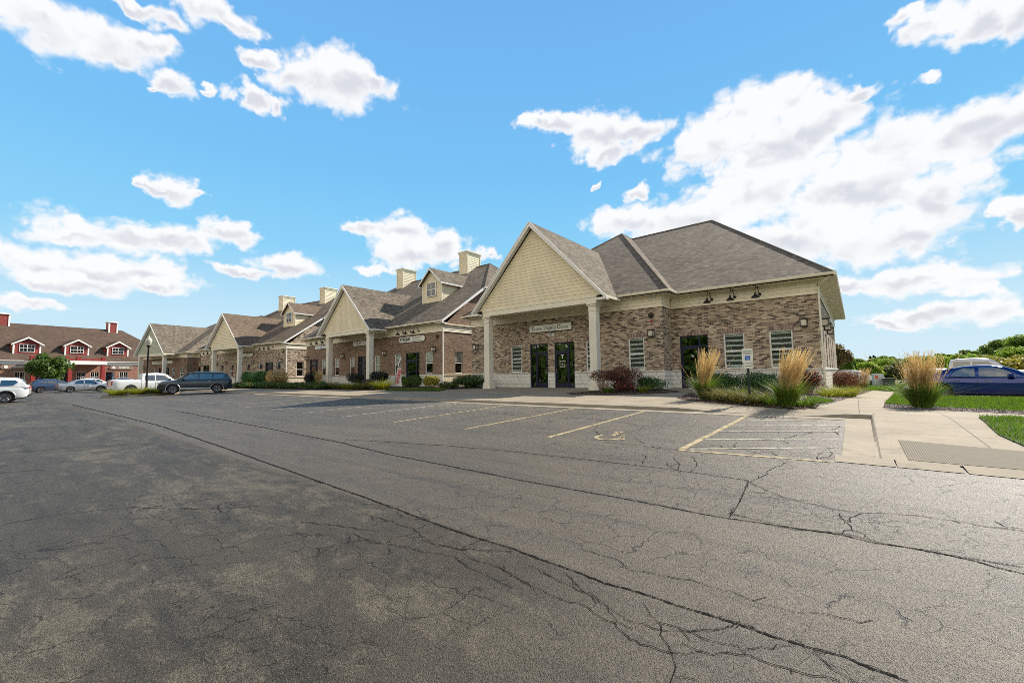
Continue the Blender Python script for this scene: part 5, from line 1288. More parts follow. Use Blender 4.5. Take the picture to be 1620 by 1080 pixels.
def strips(n, L, lean, curve, w, r, base_r, seg=5, taper=1.0, wind=(0, 0)):
    """arching blades: returns quads (n*seg, 4, 3) and tips"""
    a = r.uniform(0, 2 * PI, n); q = np.sqrt(r.random(n)) * base_r
    B = np.column_stack([q * np.cos(a), q * np.sin(a), np.zeros(n)])
    a2 = a + r.normal(0, .7, n)
    dirh = np.column_stack([np.cos(a2), np.sin(a2)]); LL = L * r.uniform(.6, 1.15, n); ln = np.abs(r.normal(0, lean, n)) * np.where(r.random(n) < .09, 2.8, 1.0); cv = np.abs(r.normal(curve, curve * .4, n))
    side = np.column_stack([-dirh[:, 1], dirh[:, 0], np.zeros(n)])
    ph = r.uniform(0, 2 * PI, n); side = side * np.cos(ph)[:, None] + np.column_stack([dirh, np.zeros(n)]) * np.sin(ph)[:, None] * .6
    pts = []
    for k in range(seg + 1):
        t = k / seg
        out = (ln * t + cv * t * t) * LL; zz = LL * (t - .5 * cv * t ** 2.4 * .9)
        p = B.copy(); p[:, 0] += dirh[:, 0] * out + wind[0] * t * t * LL; p[:, 1] += dirh[:, 1] * out + wind[1] * t * t * LL; p[:, 2] = np.maximum(zz, .02)
        pts.append(p)
    Q = []
    for k in range(seg):
        w0 = w * (1 - (k / seg) ** 2 * taper) + .0008; w1 = w * (1 - ((k + 1) / seg) ** 2 * taper) + .0006
        Q.append(np.stack([pts[k] - side * w0, pts[k] + side * w0, pts[k + 1] + side * w1, pts[k + 1] - side * w1], 1))
    return np.concatenate(Q), pts
def blade_object(name, Q, nseg, mat, parent):
    """strip quads sharing vertices per blade so each blade is one island"""
    n = len(Q) // nseg; A = Q.reshape(nseg, n, 4, 3)
    V = np.empty((n, (nseg + 1) * 2, 3)); 
    for k in range(nseg): V[:, 2 * k] = A[k, :, 0]; V[:, 2 * k + 1] = A[k, :, 1]
    V[:, 2 * nseg] = A[nseg - 1, :, 3]; V[:, 2 * nseg + 1] = A[nseg - 1, :, 2]
    F = np.array([[2 * k, 2 * k + 1, 2 * k + 3, 2 * k + 2] for k in range(nseg)])
    faces = (F[None] + (np.arange(n) * (nseg + 1) * 2)[:, None, None]).reshape(-1)
    me = bpy.data.meshes.new(name); me.vertices.add(n * (nseg + 1) * 2); me.vertices.foreach_set('co', V.reshape(-1).astype(np.float32))
    me.loops.add(len(faces)); me.loops.foreach_set('vertex_index', faces.astype(np.int32)); m = len(faces) // 4
    me.polygons.add(m); me.polygons.foreach_set('loop_start', np.arange(0, m * 4, 4, dtype=np.int32)); me.polygons.foreach_set('loop_total', np.full(m, 4, dtype=np.int32))
    me.materials.append(MATS[mat]); me.update(calc_edges=True)
    o = bpy.data.objects.new(name, me); COL.objects.link(o); o.parent = parent; return o
def feather_grass(label, loc, h, seed, group, nb=900, npl=230, wind=(.11, -.02), spread=.34):
    r = np.random.default_rng(seed)
    T = thing('feather_reed_grass', label, 'ornamental grass', (loc[0], loc[1], zs(loc[0], loc[1]) + .01), 0, group)
    Q, _ = strips(nb, h * .56, .15, .42, .006, r, spread * .5, 6, wind=(wind[0] * .3, 0)); blade_object('leaf_blades', Q, 6, 'blade_green', T)
    Q, P = strips(npl, h * .97, .10, .05, .0035, r, spread * .42, 5, .3, wind); blade_object('stalks', Q, 5, 'plume_tan', T)
    # feathery seed heads on the upper third of each stalk
    a, b = P[3], P[5]; n = 26; cards = []
    for k in range(n):
        t = .05 + .95 * k / n
        c = a + (b - a) * t; d = (b - a) / np.linalg.norm(b - a, axis=1)[:, None]
        wd = .034 * (math.sin(PI * min(1, t * .9 + .1)) ** .7 + .12)
        u = unit(len(c), r); u -= d * (u * d).sum(1)[:, None]; u /= np.linalg.norm(u, axis=1)[:, None]
        s = np.cross(d, u); tip = c + d * .055 + u * wd
        cards.append(np.stack([c - s * .0035, c + s * .0035, tip + s * .002, tip - s * .002], 1))
    quads_object('seed_heads', np.concatenate(cards), 'plume_tan', T)
    return T
def tuft(label, loc, h, seed, mat, group, nb=420, spread=.28, w=.008, name='daylily_clump', lean=.45, curve=.85):
    r = np.random.default_rng(seed)
    T = thing(name, label, 'plant', (loc[0], loc[1], zs(loc[0], loc[1]) + .01), 0, group)
    Q, _ = strips(nb, h * 1.35, lean, curve, w, r, spread, 5); blade_object('leaf_blades', Q, 5, mat, T)
    return T
GR = 'feather reed grasses in the entrance beds'
feather_grass('tall tan feather reed grass beside the navy door at the left end of the entrance bed', (-4.42, 16.75), 1.75, 11, GR, 800, 210, (.15, -.03), .30)
feather_grass('tall tan feather reed grass at the bed tip, right of the parking sign', (-1.62, 14.75), 1.60, 12, GR, 950, 230, (.19, .0), .36)
feather_grass('broad lone feather reed grass on the gravel strip in front of the blue sedan', (1.42, 16.9), 1.50, 13, GR, 1300, 290, (.03, 0.02), .44)
DL = 'grassy clumps in the entrance bed'
for i, (x, y, h, mt, lb) in enumerate([
        (-3.95, 16.35, .50, 'blade_olive', 'olive grassy clump hugging the feather grass by the navy door'), (-3.45, 15.95, .46, 'blade_olive', 'golden-tinged grassy clump, second from the left feather grass'),
        (-3.05, 15.55, .42, 'blade_olive', 'rust-tipped grassy clump just left of the green sign post'), (-2.45, 15.3, .44, 'blade_olive', 'rust-tipped grassy clump just right of the green sign post'),
        (-2.05, 15.1, .36, 'blade_green', 'green grassy clump between the sign post and the right feather grass'), (-3.3, 16.7, .48, 'blade_green', 'green grassy clump behind the others, under the left window'),
        (-1.25, 15.35, .34, 'blade_green', 'low green clump at the right foot of the bed-tip feather grass')]):
    tuft(lb, (x, y), h, 30 + i, mt, DL, 330, .24)
BX = 'clipped green mounds in front of the windows'
shrub('boxwood_mound', 'dark green clipped mound under the left entrance window', (-4.9, 20.6), 1.0, .8, .95, 5200, .030, 'leaf_box', 41, BX)
shrub('boxwood_mound', 'dark green clipped mound between the parking sign and the right feather grass', (-3.2, 20.2), 1.1, .8, .92, 5200, .030, 'leaf_box', 42, BX)
shrub('boxwood_mound', 'low round green mound right of the burgundy shrubs', (-8.25, 21.7), .85, .7, .74, 4800, .028, 'leaf_box', 43, BX)
BB = 'burgundy shrubs in the round mulch bed'
shrub('barberry', 'burgundy shrub with bare pale stems in front of the right porch column', (-9.85, 19.6), .80, .7, 1.15, 3400, .030, 'leaf_burgundy', 44, BB, 70, z0=.52, stem_mat='stem_red')
shrub('barberry', 'dense burgundy shrub behind the bare-stemmed one, under a window', (-9.35, 21.2), .95, .8, 1.32, 5200, .030, 'leaf_burgundy', 45, BB, 30, z0=.2, stem_mat='stem_red')
shrub('rose_bush', 'low bush dotted with red flowers at the front of the round mulch bed', (-9.0, 20.0), .68, .5, .62, 2600, .032, 'leaf_rose', 46, None, 14, ('petal_red', .16))
tuft('small yellow-green tuft at the right tip of the round mulch bed', (-8.15, 20.2), .36, 47, 'blade_lime', None, 300, .2, name='grass_tuft')
tuft('green tuft in front of the barberry stems', (-9.55, 19.3), .34, 48, 'blade_green', None, 260, .16, name='grass_tuft')
shrub('rose_bush', 'rounded dark rose bush with red blooms at the corner downspout', (-1.72, 22.6), .66, .6, 1.06, 4200, .032, 'leaf_rose', 49, None, 18, ('petal_red', .14))
shrub('barberry', 'wide dusty burgundy hedge beside the path behind the building corner', (-.42, 35.2), 1.05, 1.1, 1.35, 7000, .036, 'leaf_burgundy', 50, None, 30)
tuft('lime green spreading grass beside the path under the corner lanterns', (-.62, 24.3), .50, 51, 'blade_lime', None, 700, .55, .009, name='grass_tuft')
tuft('second lime green grass, nearer the building corner', (-.95, 22.9), .40, 52, 'blade_lime', None, 400, .35, .009, name='grass_tuft')
feather_grass('small tan grass rising behind the dusty burgundy hedge', (.35, 39.5), 1.45, 53, None, 300, 120)
# in front of the red-brown shop
shrub('juniper_hedge', 'wide low green hedge at the left foot of the dental office wall', (-22.2, 22.5), 1.5, 1.0, .92, 7000, .045, 'leaf_juniper', 60, None, 20)
shrub('juniper_hedge', 'low dark green hedge tail with rusty tips below the corner downspout', (-22.9, 21.0), .9, .6, .5, 2200, .04, 'leaf_juniper', 61, None, 12, ('leaf_autumn', .12))
shrub('gold_shrub', 'yellow variegated shrub under the corner window of the red-brown shop', (-26.1, 22.2), .75, .6, .95, 2600, .05, 'leaf_gold', 62, None, 14)
shrub('leafy_shrub', 'loose green shrub in front of the red-brown shop corner door', (-27.95, 22.0), .85, .6, 1.05, 3000, .05, 'leaf_street', 63, None, 14)
shrub('leafy_shrub', 'narrow green shrub right behind the feather banner', (-29.7, 22.3), .5, .5, .9, 1600, .05, 'leaf_oak', 64, None, 12)
DB = 'dark clipped ball shrubs on stems'
shrub('ball_shrub', 'dark clipped ball shrub on bare stems, right of the red-brown shop porch', (-32.5, 21.8), .95, .85, 1.45, 5000, .04, 'leaf_darkball', 65, DB, 40, z0=.4)
shrub('ball_shrub', 'dark clipped ball shrub between the porch columns of the red-brown shop', (-38.1, 22.8), .9, .8, 1.35, 4200, .04, 'leaf_darkball', 66, DB, 30, z0=.25)
shrub('ball_shrub', 'dark clipped ball shrub at the far wall end of the red-brown shop', (-45.9, 22.3), .95, .85, 1.45, 4200, .045, 'leaf_darkball', 67, DB, 30, z0=.15)
shrub('purple_shrub', 'low purple-leaved shrub at the base of the right porch column of the red-brown shop', (-32.8, 20.8), .9, .6, .75, 2600, .045, 'leaf_purple', 68)
tuft('bright yellow-green fountain grass left of the feather banner', (-28.0, 18.9), .72, 69, 'blade_lime', None, 700, .5, .013, name='fountain_grass')
YG = 'low clumps along the bed edge of the red-brown shop'
for i, (x, y, h, mt, lb) in enumerate([(-30.1, 18.6, .5, 'blade_olive', 'gold-green low clump nearest the bright fountain grass'), (-31.75, 18.6, .52, 'blade_lime', 'yellow-edged low clump, second along the bed edge'),
        (-33.7, 18.7, .5, 'blade_olive', 'olive low clump, third along the bed edge'), (-35.7, 18.9, .6, 'blade_green', 'dark green low clump at the foot of the left porch column')]):
    tuft(lb, (x, y), h, 70 + i, mt, YG, 520, .5, .014)
feather_grass('rusty tan grass with deep green base beside the left porch column of the red-brown shop', (-41.8, 21.0), 1.5, 76, None, 500, 160, (.05, 0), .55)
# in front of the tan brick shop
CB = 'clipped round shrubs under the tan shop windows'
for i, (x, y, lb) in enumerate([(-56.4, 20.0, 'leftmost of the dark clipped round shrubs under the tan shop windows'), (-53.95, 20.2, 'middle of the dark clipped round shrubs under the tan shop windows'), (-51.8, 20.5, 'right dark clipped round shrub, tucked beside the tan grass dome')]):
    shrub('ball_shrub', lb, (x, y), 1.25, 1.1, 1.85, 4200, .06, 'leaf_box', 80 + i, CB)
r_ = np.random.default_rng(84)
gd = thing('grass_dome', 'rounded tan grass dome beside the dark clipped shrubs', 'ornamental grass', (-49.7, 20.3, zs(-49.7, 20.3)))
shrub_mesh('foliage', gd, 1.3, 1.1, 1.9, 5200, .055, 'plume_tan', r_); Q_, _ = strips(500, 1.1, .5, .6, .014, r_, .9, 5); blade_object('leaf_blades', Q_, 5, 'blade_green', gd)
GC = 'low flowering ground-cover mounds along the tan shop kerb'
for i in range(9):
    x = -50.6 + i * 1.93; y = 16.95 + .10 * i
    lbs = ['next to the porch column behind the dark SUV', 'second from the dark SUV', 'third from the dark SUV', 'below the middle clipped shrub', 'below the right clipped shrub', 'below the tan grass dome', 'right of the tan grass dome', 'next to the white corner downspout', 'nearest the red-brown shop']
    shrub('ground_cover', 'low green mound with yellow specks, ' + lbs[i], (x, y), 1.0, .8, .62, 1500, .06, 'leaf_juniper', 90 + i, GC, 6, ('petal_yellow', .05), cat='plant')
# ------------------------------------------------------------------ trees
def tree_parts(T, h, cr, ch, n, size, mat, seed, clumps=26, trunk_h=None, shape='round', sparse=1.0):
    r = np.random.default_rng(seed); th = trunk_h or h * .28
    m = MB(); m.tube([(0, 0, -.4), (.03, 0, th * .5), (-.03, .04, th), (0, 0, h * .72)], [h * .026, h * .021, h * .018, h * .006], 'bark', 8)
    cen = []
    for i in range(clumps):
        u = unit(1, r)[0]; q = r.uniform(.25, .95) ** .6
        z = th + ch * .5 + u[2] * ch * .48 * q
        k = 1.0
        if shape == 'cone': k = max(.12, 1 - (z - th) / ch) * 1.25
        if shape == 'dome': k = math.sqrt(max(.05, 1 - ((z - th) / ch) ** 2))
        cen.append((u[0] * cr * .8 * q * k, u[1] * cr * .8 * q * k, z, r.uniform(.22, .42) * cr * (k if shape == 'cone' else 1)))
    for c in cen[:12]:
        b = Vector((0, 0, min(h * .68, th + (c[2] - th) * .45))); e = Vector(c[:3])
        m.tube([b, (b + e) * .5 + Vector((0, 0, .06 * h)) * .5, e], [h * .010, h * .006, h * .002], 'bark', 5, False)
    m.build('trunk', T)
    Ps = []; Ns = []; k = n // clumps
    for (x, y, z, c) in cen:
        U = unit(k, r); q = r.uniform(.35, 1.08, k)[:, None]
        Ps.append(U * q * np.array([c, c, c * .78]) + np.array([x, y, z])); Ns.append(U * .8 + unit(k, r) * .7 + np.array([0, 0, .35]))
    quads_object('crown', leaf_quads(np.concatenate(Ps), np.concatenate(Ns), size, r, .7), mat, T)
def tree(label, loc, h, cr, mat, seed, n=5200, size=.17, group=None, cat='tree', **kw):
    T = thing('tree', label, cat, loc, 0, group); tree_parts(T, h, cr, kw.pop('ch', h * .74), n, size, mat, seed, **kw); return T
def recopy(src, label, loc, rz, sc, group=None):
    c = copy_tree(src); c.location = loc; c.rotation_euler = (0, 0, rz); c.scale = (sc[0], sc[0], sc[1]); c['label'] = label
    if group: c['group'] = group
    return c
tree('small bushy street tree in front of the red shop building', (-106.0, 6.8, -.35), 5.7, 3.0, 'leaf_street', 100, 5200, .21, trunk_h=1.5)
TG = 'trees beyond the lawn behind the buildings'
def at(u, d, z=-1.0):
    a = YAW + math.atan((u - 810) / 671.9); q = d / math.cos(a - YAW); return (q * math.sin(a), q * math.cos(a), z)
t_a = tree('bright green round tree left of the utility box', at(1398, 78, -1.1), 4.0, 2.5, 'leaf_bright', 110, 9000, .16, TG, trunk_h=.3, ch=3.7)
t_b = tree('dull grey-green tree directly behind the utility box', at(1432, 80, -1.1), 4.1, 3.0, 'leaf_dull', 111, 8500, .16, TG, trunk_h=.3, ch=3.8)
t_c = tree('dark green tree with rusty top beside the building edge', at(1326, 64, -.95), 4.6, 1.9, 'leaf_oak', 112, 8000, .17, TG, trunk_h=.3, ch=4.3)
t_d = tree('tall grey-green oak on the rise at the right', at(1598, 108, -.6), 9.2, 5.4, 'leaf_oak', 113, 9500, .27, TG, trunk_h=.8, ch=8.4)
t_e = tree('dark narrow conifer on the skyline above the lawn trees', at(1375, 150, -1), 8.0, 1.7, 'leaf_dark', 114, 5200, .25, TG, shape='cone', trunk_h=.4, ch=7.6)
t_f = tree('red-brown tree poking out behind the brick corner', at(1325, 46, -.8), 4.7, 1.4, 'leaf_autumn', 115, 1500, .14, TG, trunk_h=2.2, ch=2.4)
t_g = tree('yellow-green bushy tree just above the white pickup roof', at(1578, 70, -.9), 3.4, 3.6, 'leaf_gold', 116, 7000, .2, TG, trunk_h=.3, ch=3.1)
for src, u, d, z, s, lb in [
    (t_a, 1345, 84, -1.1, (.95, 1.0), 'bright green shrubby tree at the left end of the lawn trees'),
    (t_b, 1362, 92, -1.1, (1.0, 1.1), 'dull green tree behind the left end of the lawn trees'),
    (t_c, 1338, 96, -1.1, (1.1, .95), 'dark green tree with orange leaves near the brick corner'),
    (t_b, 1452, 82, -1.1, (1.05, 1.1), 'dull grey-green tree left of the pickup tailgate'),
    (t_b, 1472, 86, -1.1, (1.1, 1.18), 'dull grey-green tree behind the broad feather grass'),
    (t_c, 1490, 92, -1.1, (1.6, 1.12), 'dark green tree between the feather grass and the pickup cab'),
    (t_b, 1508, 92, -1.1, (1.2, 1.25), 'dull green tree behind the pickup cab'),
    (t_c, 1530, 98, -1.1, (1.8, 1.32), 'dark green tree over the middle of the pickup roof'),
    (t_d, 1568, 118, -.9, (.85, .90), 'tall oak left of the tallest oak at the right'),
    (t_d, 1622, 100, -.6, (.95, 1.0), 'tall oak cut by the right edge of the view'),
    (t_d, 1540, 128, -1, (.7, .74), 'smaller oak farther left on the rise'),
    (t_g, 1552, 76, -.9, (.8, .85), 'yellow-green bush left of the larger yellow-green tree'),
    (t_g, 1607, 74, -.9, (.9, 1.1), 'yellow-green bush at the right behind the brown shed'),
    (t_a, 1590, 92, -.9, (1.5, 1.35), 'bright green tree between the yellow-green bushes and the oaks'),
    (t_a, 1616, 88, -.9, (1.6, 1.55), 'bright green tree at the right edge under the tall oaks'),
    (t_e, 1382, 158, -1, (1, 1.08), 'second dark conifer on the skyline'), (t_e, 1388, 150, -1, (.8, .92), 'shorter dark conifer right of the two skyline conifers'),
    (t_d, 1400, 165, -1, (.9, .78), 'round hazy tree on the skyline right of the conifers'), (t_d, 1350, 170, -1, (.9, .5), 'low hazy tree on the skyline near the building'),
    (t_d, 1430, 160, -1, (1.1, .6), 'hazy tree on the skyline above the grey-green trees'), (t_d, 1462, 165, -1, (1.1, .62), 'hazy tree on the skyline behind the feather grass'),
    (t_c, 1416, 84, -1.1, (1.2, .85), 'dark green bush low behind the utility box'), (t_c, 1380, 82, -1.1, (1.1, .9), 'dark low bush between the bright green trees'),
    (t_a, 1372, 74, -1.05, (.8, .82), 'low bright green bush left of the bright round tree'), (t_b, 1420, 74, -1.05, (.9, .9), 'low grey-green bush left of the utility box'),
    (t_a, 1440, 88, -1.1, (1.1, 1.15), 'bright green tree between the grey-green trees'), (t_a, 1515, 84, -1.05, (1.3, 1.2), 'bright green tree behind the pickup bed'),
    (t_c, 1355, 78, -1.05, (.9, .85), 'dark green bush next to the left bright shrubby tree'), (t_a, 1478, 80, -1.05, (1.0, 1.1), 'bright green bush hidden behind the broad feather grass'),
    (t_b, 1412, 96, -1.1, (1.2, 1.15), 'dull tree behind the bright round tree')]:
    recopy(src, lb, at(u, d, z), rng.uniform(0, 6.28), s, TG)
# far wood on the other side of the lot (faces the shop fronts)
r_ = np.random.default_rng(130); Pw = []; Nw = []
for i in range(120):
    x = -150 + (i % 60) * 3.6 + r_.uniform(-1.5, 1.5); y = -44 - (i // 60) * 7 + r_.uniform(-3, 3) ; hh = r_.uniform(10, 16)
    for j in range(7):
        U = unit(60, r_); c = np.array([x + r_.uniform(-2, 2), y, -2 + hh * (.10 + .13 * j)]); Pw.append(U * r_.uniform(.4, 1, 60)[:, None] * np.array([2.6, 2.6, hh * .2]) + c); Nw.append(U + unit(60, r_) * .5)
wd = quads_object('far_wood', leaf_quads(np.concatenate(Pw), np.concatenate(Nw), .75, r_, .7), 'leaf_oak'); wd['kind'] = 'stuff'
# rough grass at the foot of the far trees
xy = np.column_stack([rng.uniform(-6, 40, 26000), rng.uniform(42, 62, 26000)])
xy = xy[(xy[:, 0] < 1.9) | (xy[:, 1] > 47)]
fg = tri_blades(xy, lambda a, b: -.52 - (b - 25) * .0074 - .1, .34, .03, .4, rng, 'rough_grass', 'lawn_blade'); struct(fg, 'stuff')
# ------------------------------------------------------------------ vehicles
def lerp_tab(tab, x):
    if x <= tab[0][0]: return tab[0][1]
    for (a, b), (c, d) in zip(tab[:-1], tab[1:]):
        if x <= c:
            t = (x - a) / (c - a); return b + (d - b) * t
    return tab[-1][1]
def smooth_tab(tab, x):
    # cosine-free monotone blend between table points
    return lerp_tab(tab, x)
def wheel(T, x, y, r, w, side, rimmat='alloy_rim', spokes=5):
    W = MB(); s = side
    W.lathe([(r * .55, -.3 * w), (r * .62, -.5 * w), (r * .93, -.5 * w), (r, -.34 * w), (r, .34 * w), (r * .93, .5 * w), (r * .62, .5 * w), (r * .55, .3 * w)], 'tyre_rubber', 28, 'y', (0, 0, 0))
    wo = W.build('wheel', T, smooth=40, loc=(x, y, r))
    R = MB(); yo = s * .36 * w
    R.lathe([(r * .64, s * .46 * w), (r * .58, s * .42 * w), (r * .56, s * .1 * w), (0.0, s * .05 * w)] if s > 0 else [(0.0, s * .05 * w), (r * .56, s * .1 * w), (r * .58, s * .42 * w), (r * .64, s * .46 * w)], 'dark_rim', 28, 'y')
    for k in range(spokes):
        a = 2 * PI * k / spokes
        for da in (-.16, .16):
            c, sn = math.cos(a), math.sin(a); c2, s2 = math.cos(a + da), math.sin(a + da)
            p0 = Vector((c * r * .1, yo, sn * r * .1)); p1 = Vector((c2 * r * .60, s * .43 * w, s2 * r * .60))
            R.tube([p0, p1], [r * .06, r * .045], rimmat, 5)
    R.tube([(math.cos(2 * PI * k / 28) * r * .61, s * .455 * w, math.sin(2 * PI * k / 28) * r * .61) for k in range(29)], r * .028, rimmat, 5)
    R.lathe([(0, s * .44 * w), (r * .11, s * .42 * w), (r * .13, s * .3 * w)] if s < 0 else [(r * .13, s * .3 * w), (r * .11, s * .42 * w), (0, s * .44 * w)], rimmat, 12, 'y')
    R.build('rim', wo, smooth=40)
    return wo
def vehicle(name, label, cat, loc, heading, sp, paintm):
    """x forward, y left; sp: tables of the side view in metres from the rear bumper"""
    T = thing(name, label, cat, loc, heading)
    L, W2, wr = sp['L'], sp['W'] / 2, sp['wr']; xr, xf = sp['axles']; zb0 = sp.get('sill', .30)
    N = 44; xs = [L * i / (N - 1) for i in range(N)]
    def plan(x):               # half width in plan: rounded nose and tail
        e = min(x, L - x); return W2 * (1 - .17 * max(0, 1 - e / .55) ** 2.2)
    ring = []
    for x in xs:
        zt = lerp_tab(sp['deck'], x); e = min(x, L - x); lift = .10 * max(0, 1 - e / .5) ** 2; zb = zb0 - .08 + lift
        w = plan(x); drop = .05 * max(0, 1 - e / .25) ** 2; zt -= drop
        prof = [(0, zt + .035), (w * .55, zt + .025), (w * .86, zt - .005), (w * .955, zt - .05), (w * .985, zt - .16), (w, zt - .27), (w * .985, (zt + zb) / 2 - .04), (w * .99, zb + .18), (w * .95, zb + .05), (w * .80, zb), (0, zb)]
        ring.append([(x, y, z) for y, z in prof] + [(x, -y, z) for y, z in prof[-2:0:-1]])
    m = MB(); n = len(ring[0]); V = [p for r_ in ring for p in r_]; F = []
    for i in range(N - 1):
        for k in range(n): F.append((i * n + k, i * n + (k + 1) % n, (i + 1) * n + (k + 1) % n, (i + 1) * n + k))
    F += [tuple(range(n - 1, -1, -1)), tuple((N - 1) * n + k for k in range(n))]
    m.add(V, F, paintm); m.mat('black_plastic')
    body = m.build('body', T)
    bm = bmesh.new(); bm.from_mesh(body.data); bmesh.ops.recalc_face_normals(bm, faces=bm.faces[:]); bm.to_mesh(body.data); bm.free()
    c = MB(); c.mat(paintm)
    for x in (xr, xf):
        for s in (-1, 1):
            y0, y1 = (W2 - .34, W2 + .3) if s > 0 else (-W2 - .3, -W2 + .34)
            q = 26; P = [(x + math.cos(2 * PI * k / q) * wr * 1.17, y, wr + .01 + math.sin(2 * PI * k / q) * wr * 1.17) for y in (y0, y1) for k in range(q)]
            c.add(P, [tuple(range(q)), tuple(range(2 * q - 1, q - 1, -1))] + [(k, k + q, (k + 1) % q + q, (k + 1) % q) for k in range(q)], 'black_plastic')
    cut = c.build('cutter', T)
    bm = bmesh.new(); bm.from_mesh(cut.data); bmesh.ops.recalc_face_normals(bm, faces=bm.faces[:]); bm.to_mesh(cut.data); bm.free()
    md = body.modifiers.new('arches', 'BOOLEAN'); md.object = cut; md.operation = 'DIFFERENCE'; md.solver = 'EXACT'
    try: md.material_mode = 'TRANSFER'
    except Exception: pass
    bpy.context.view_layer.update()
    dg = bpy.context.evaluated_depsgraph_get(); me = bpy.data.meshes.new_from_object(body.evaluated_get(dg))
    body.modifiers.clear(); body.data = me; bpy.data.objects.remove(cut)
    me.polygons.foreach_set('use_smooth', [True] * len(me.polygons)); me.set_sharp_from_angle(angle=rad(38))
    # cabin
    cab = sp['roof']; x0, x1 = cab[0][0], cab[-1][0]; zt0 = sp['tumble']
    K = 40; cx = [x0 + (x1 - x0) * i / (K - 1) for i in range(K)]
    deck = lambda x: lerp_tab(sp['deck'], x) - .03
    def halfw(x, z): return plan(min(max(x, .5), L - .5)) * .955 - zt0 * max(0, z - deck(x))
    ring = []
    for x in cx:
        zr = lerp_tab(cab, x); zd = deck(x); zr = max(zr, zd + .004); hgt = zr - zd
        wr_, wm = halfw(x, zr), halfw(x, zd + hgt * .5)
        k = min(1, hgt / .25)
        prof = [(0, zr + .035 * k), (wr_ * .55, zr + .026 * k), (wr_ * .88, zr + .004), (wr_ * .97, zr - .03 * k), (halfw(x, zr - .09 * k) if hgt > .1 else wr_, zr - .09 * k if hgt > .1 else zr - hgt * .5), (wm, zd + hgt * .45 if hgt > .1 else zd + hgt * .3), (halfw(x, zd), zd)]
        ring.append([(x, y, z) for y, z in prof] + [(x, -y, z) for y, z in prof[-1:0:-1]])
    m = MB(); n = len(ring[0]); V = [p for r_ in ring for p in r_]; F = []
    for i in range(K - 1):
        for k in range(n): F.append((i * n + k, i * n + (k + 1) % n, (i + 1) * n + (k + 1) % n, (i + 1) * n + k))
    m.add(V, F, paintm); cb = m.build('cabin', T)
    bm = bmesh.new(); bm.from_mesh(cb.data); bmesh.ops.recalc_face_normals(bm, faces=bm.faces[:]); bm.to_mesh(cb.data); bm.free()
    cb.data.polygons.foreach_set('use_smooth', [True] * len(cb.data.polygons)); cb.data.set_sharp_from_angle(angle=rad(34))
    # side windows: outlines in (x, height) laid on the tumblehome
    for poly in sp['windows']:
        for s in (-1, 1):
            P = []
            for (x, z) in poly: P.append((x, s * (halfw(x, z) + .008), z))
            g = MB(); g.slab(P if s > 0 else P[::-1], (0, -s * .02, 0), 'car_glass'); g.build('side_window', T)
    if sp.get('chrome'):
        ch = MB()
        for s in (-1, 1):
            ch = MB(); ch.tube([(x, s * (halfw(x, z) + .012), z) for x, z in sp['chrome']], .011, 'chrome', 5)
            ch.build('window_trim', T)
    # windscreen and rear glass
    def glass_panel(nm, xa, xb):
        g = MB(); q = 8
        for i in range(q):
            ya = []
            for x in (xa + (xb - xa) * i / q, xa + (xb - xa) * (i + 1) / q):
                z = lerp_tab(cab, x); w = halfw(x, z)
                slope = (lerp_tab(cab, x + .02) - lerp_tab(cab, x - .02)) / .04
                nn = Vector((-slope, 0, 1)).normalized() * .018
                ya.append([(x + nn.x, yy * w, z + nn.z + zc) for yy, zc in ((-.90, .008), (-.5, .03), (0, .036), (.5, .03), (.90, .008))])
            for k in range(4): g.poly([ya[0][k], ya[1][k], ya[1][k + 1], ya[0][k + 1]], 'car_glass')
        g.build(nm, T, smooth=50)
    if sp.get('rear_glass'): glass_panel('rear_window', *sp['rear_glass'])
    glass_panel('windscreen', *sp['windscreen'])
    # lamps, bumpers, grille, mirrors, handles, door seams
    zl = sp['lampz']
    for s in (-1, 1):
        tl = MB(); w = plan(.03)
        tl.bbox(-.015, sp.get('tail_l', .34), min(s * w * .985, s * (w - .34)), max(s * w * .985, s * (w - .34)), zl[0] - .09, zl[0] + .09, 'tail_lens', .03) if not sp.get('bed') else tl.bbox(-.02, .16, min(s * w * 1.0, s * (w - .16)), max(s * w * 1.0, s * (w - .16)), zl[0] - .22, zl[0] + .18, 'tail_lens', .02)
        tl.build('tail_light', T)
        hl = MB(); w = plan(L - .06); hl.bbox(L - .40, L - .012, min(s * w * .99, s * (w - .42)), max(s * w * .99, s * (w - .42)), zl[1] - .075, zl[1] + .075, 'head_lens', .03); hl.build('headlight', T)
        mr = MB(); xm, zm = sp['mirror']; ym = s * (halfw(xm, zm) + .13); mr.bbox(xm - .09, xm + .10, ym - .11, ym + .11, zm - .07, zm + .09, sp.get('mirrormat', paintm), .04); mr.box(xm - .03, xm + .03, min(ym, s * halfw(xm, zm)), max(ym, s * halfw(xm, zm)), zm - .06, zm - .02, 'black_plastic'); mr.build('mirror', T)
        for hx in sp['handles']:
            hd = MB(); zz = lerp_tab(sp['deck'], hx) - .15; yy = s * plan(hx) * .99
            hd.bbox(hx - .10, hx + .10, yy - .022, yy + .022, zz - .016, zz + .016, sp.get('handlemat', 'chrome'), .008); hd.build('door_handle', T)
        sm = MB()
        for dx in sp['seams']:
            zt = lerp_tab(sp['deck'], dx); w = plan(dx); zb = zb0 - .08
            pts = [(dx, s * w * .957, zt - .05), (dx, s * w * .988, zt - .16), (dx, s * w * 1.003, zt - .27), (dx, s * w * .989, (zt + zb) / 2 - .04), (dx, s * w * .994, zb + .2)]
            sm.tube(pts, .006, 'black_plastic', 4)
        sm.build('door_seam', T)
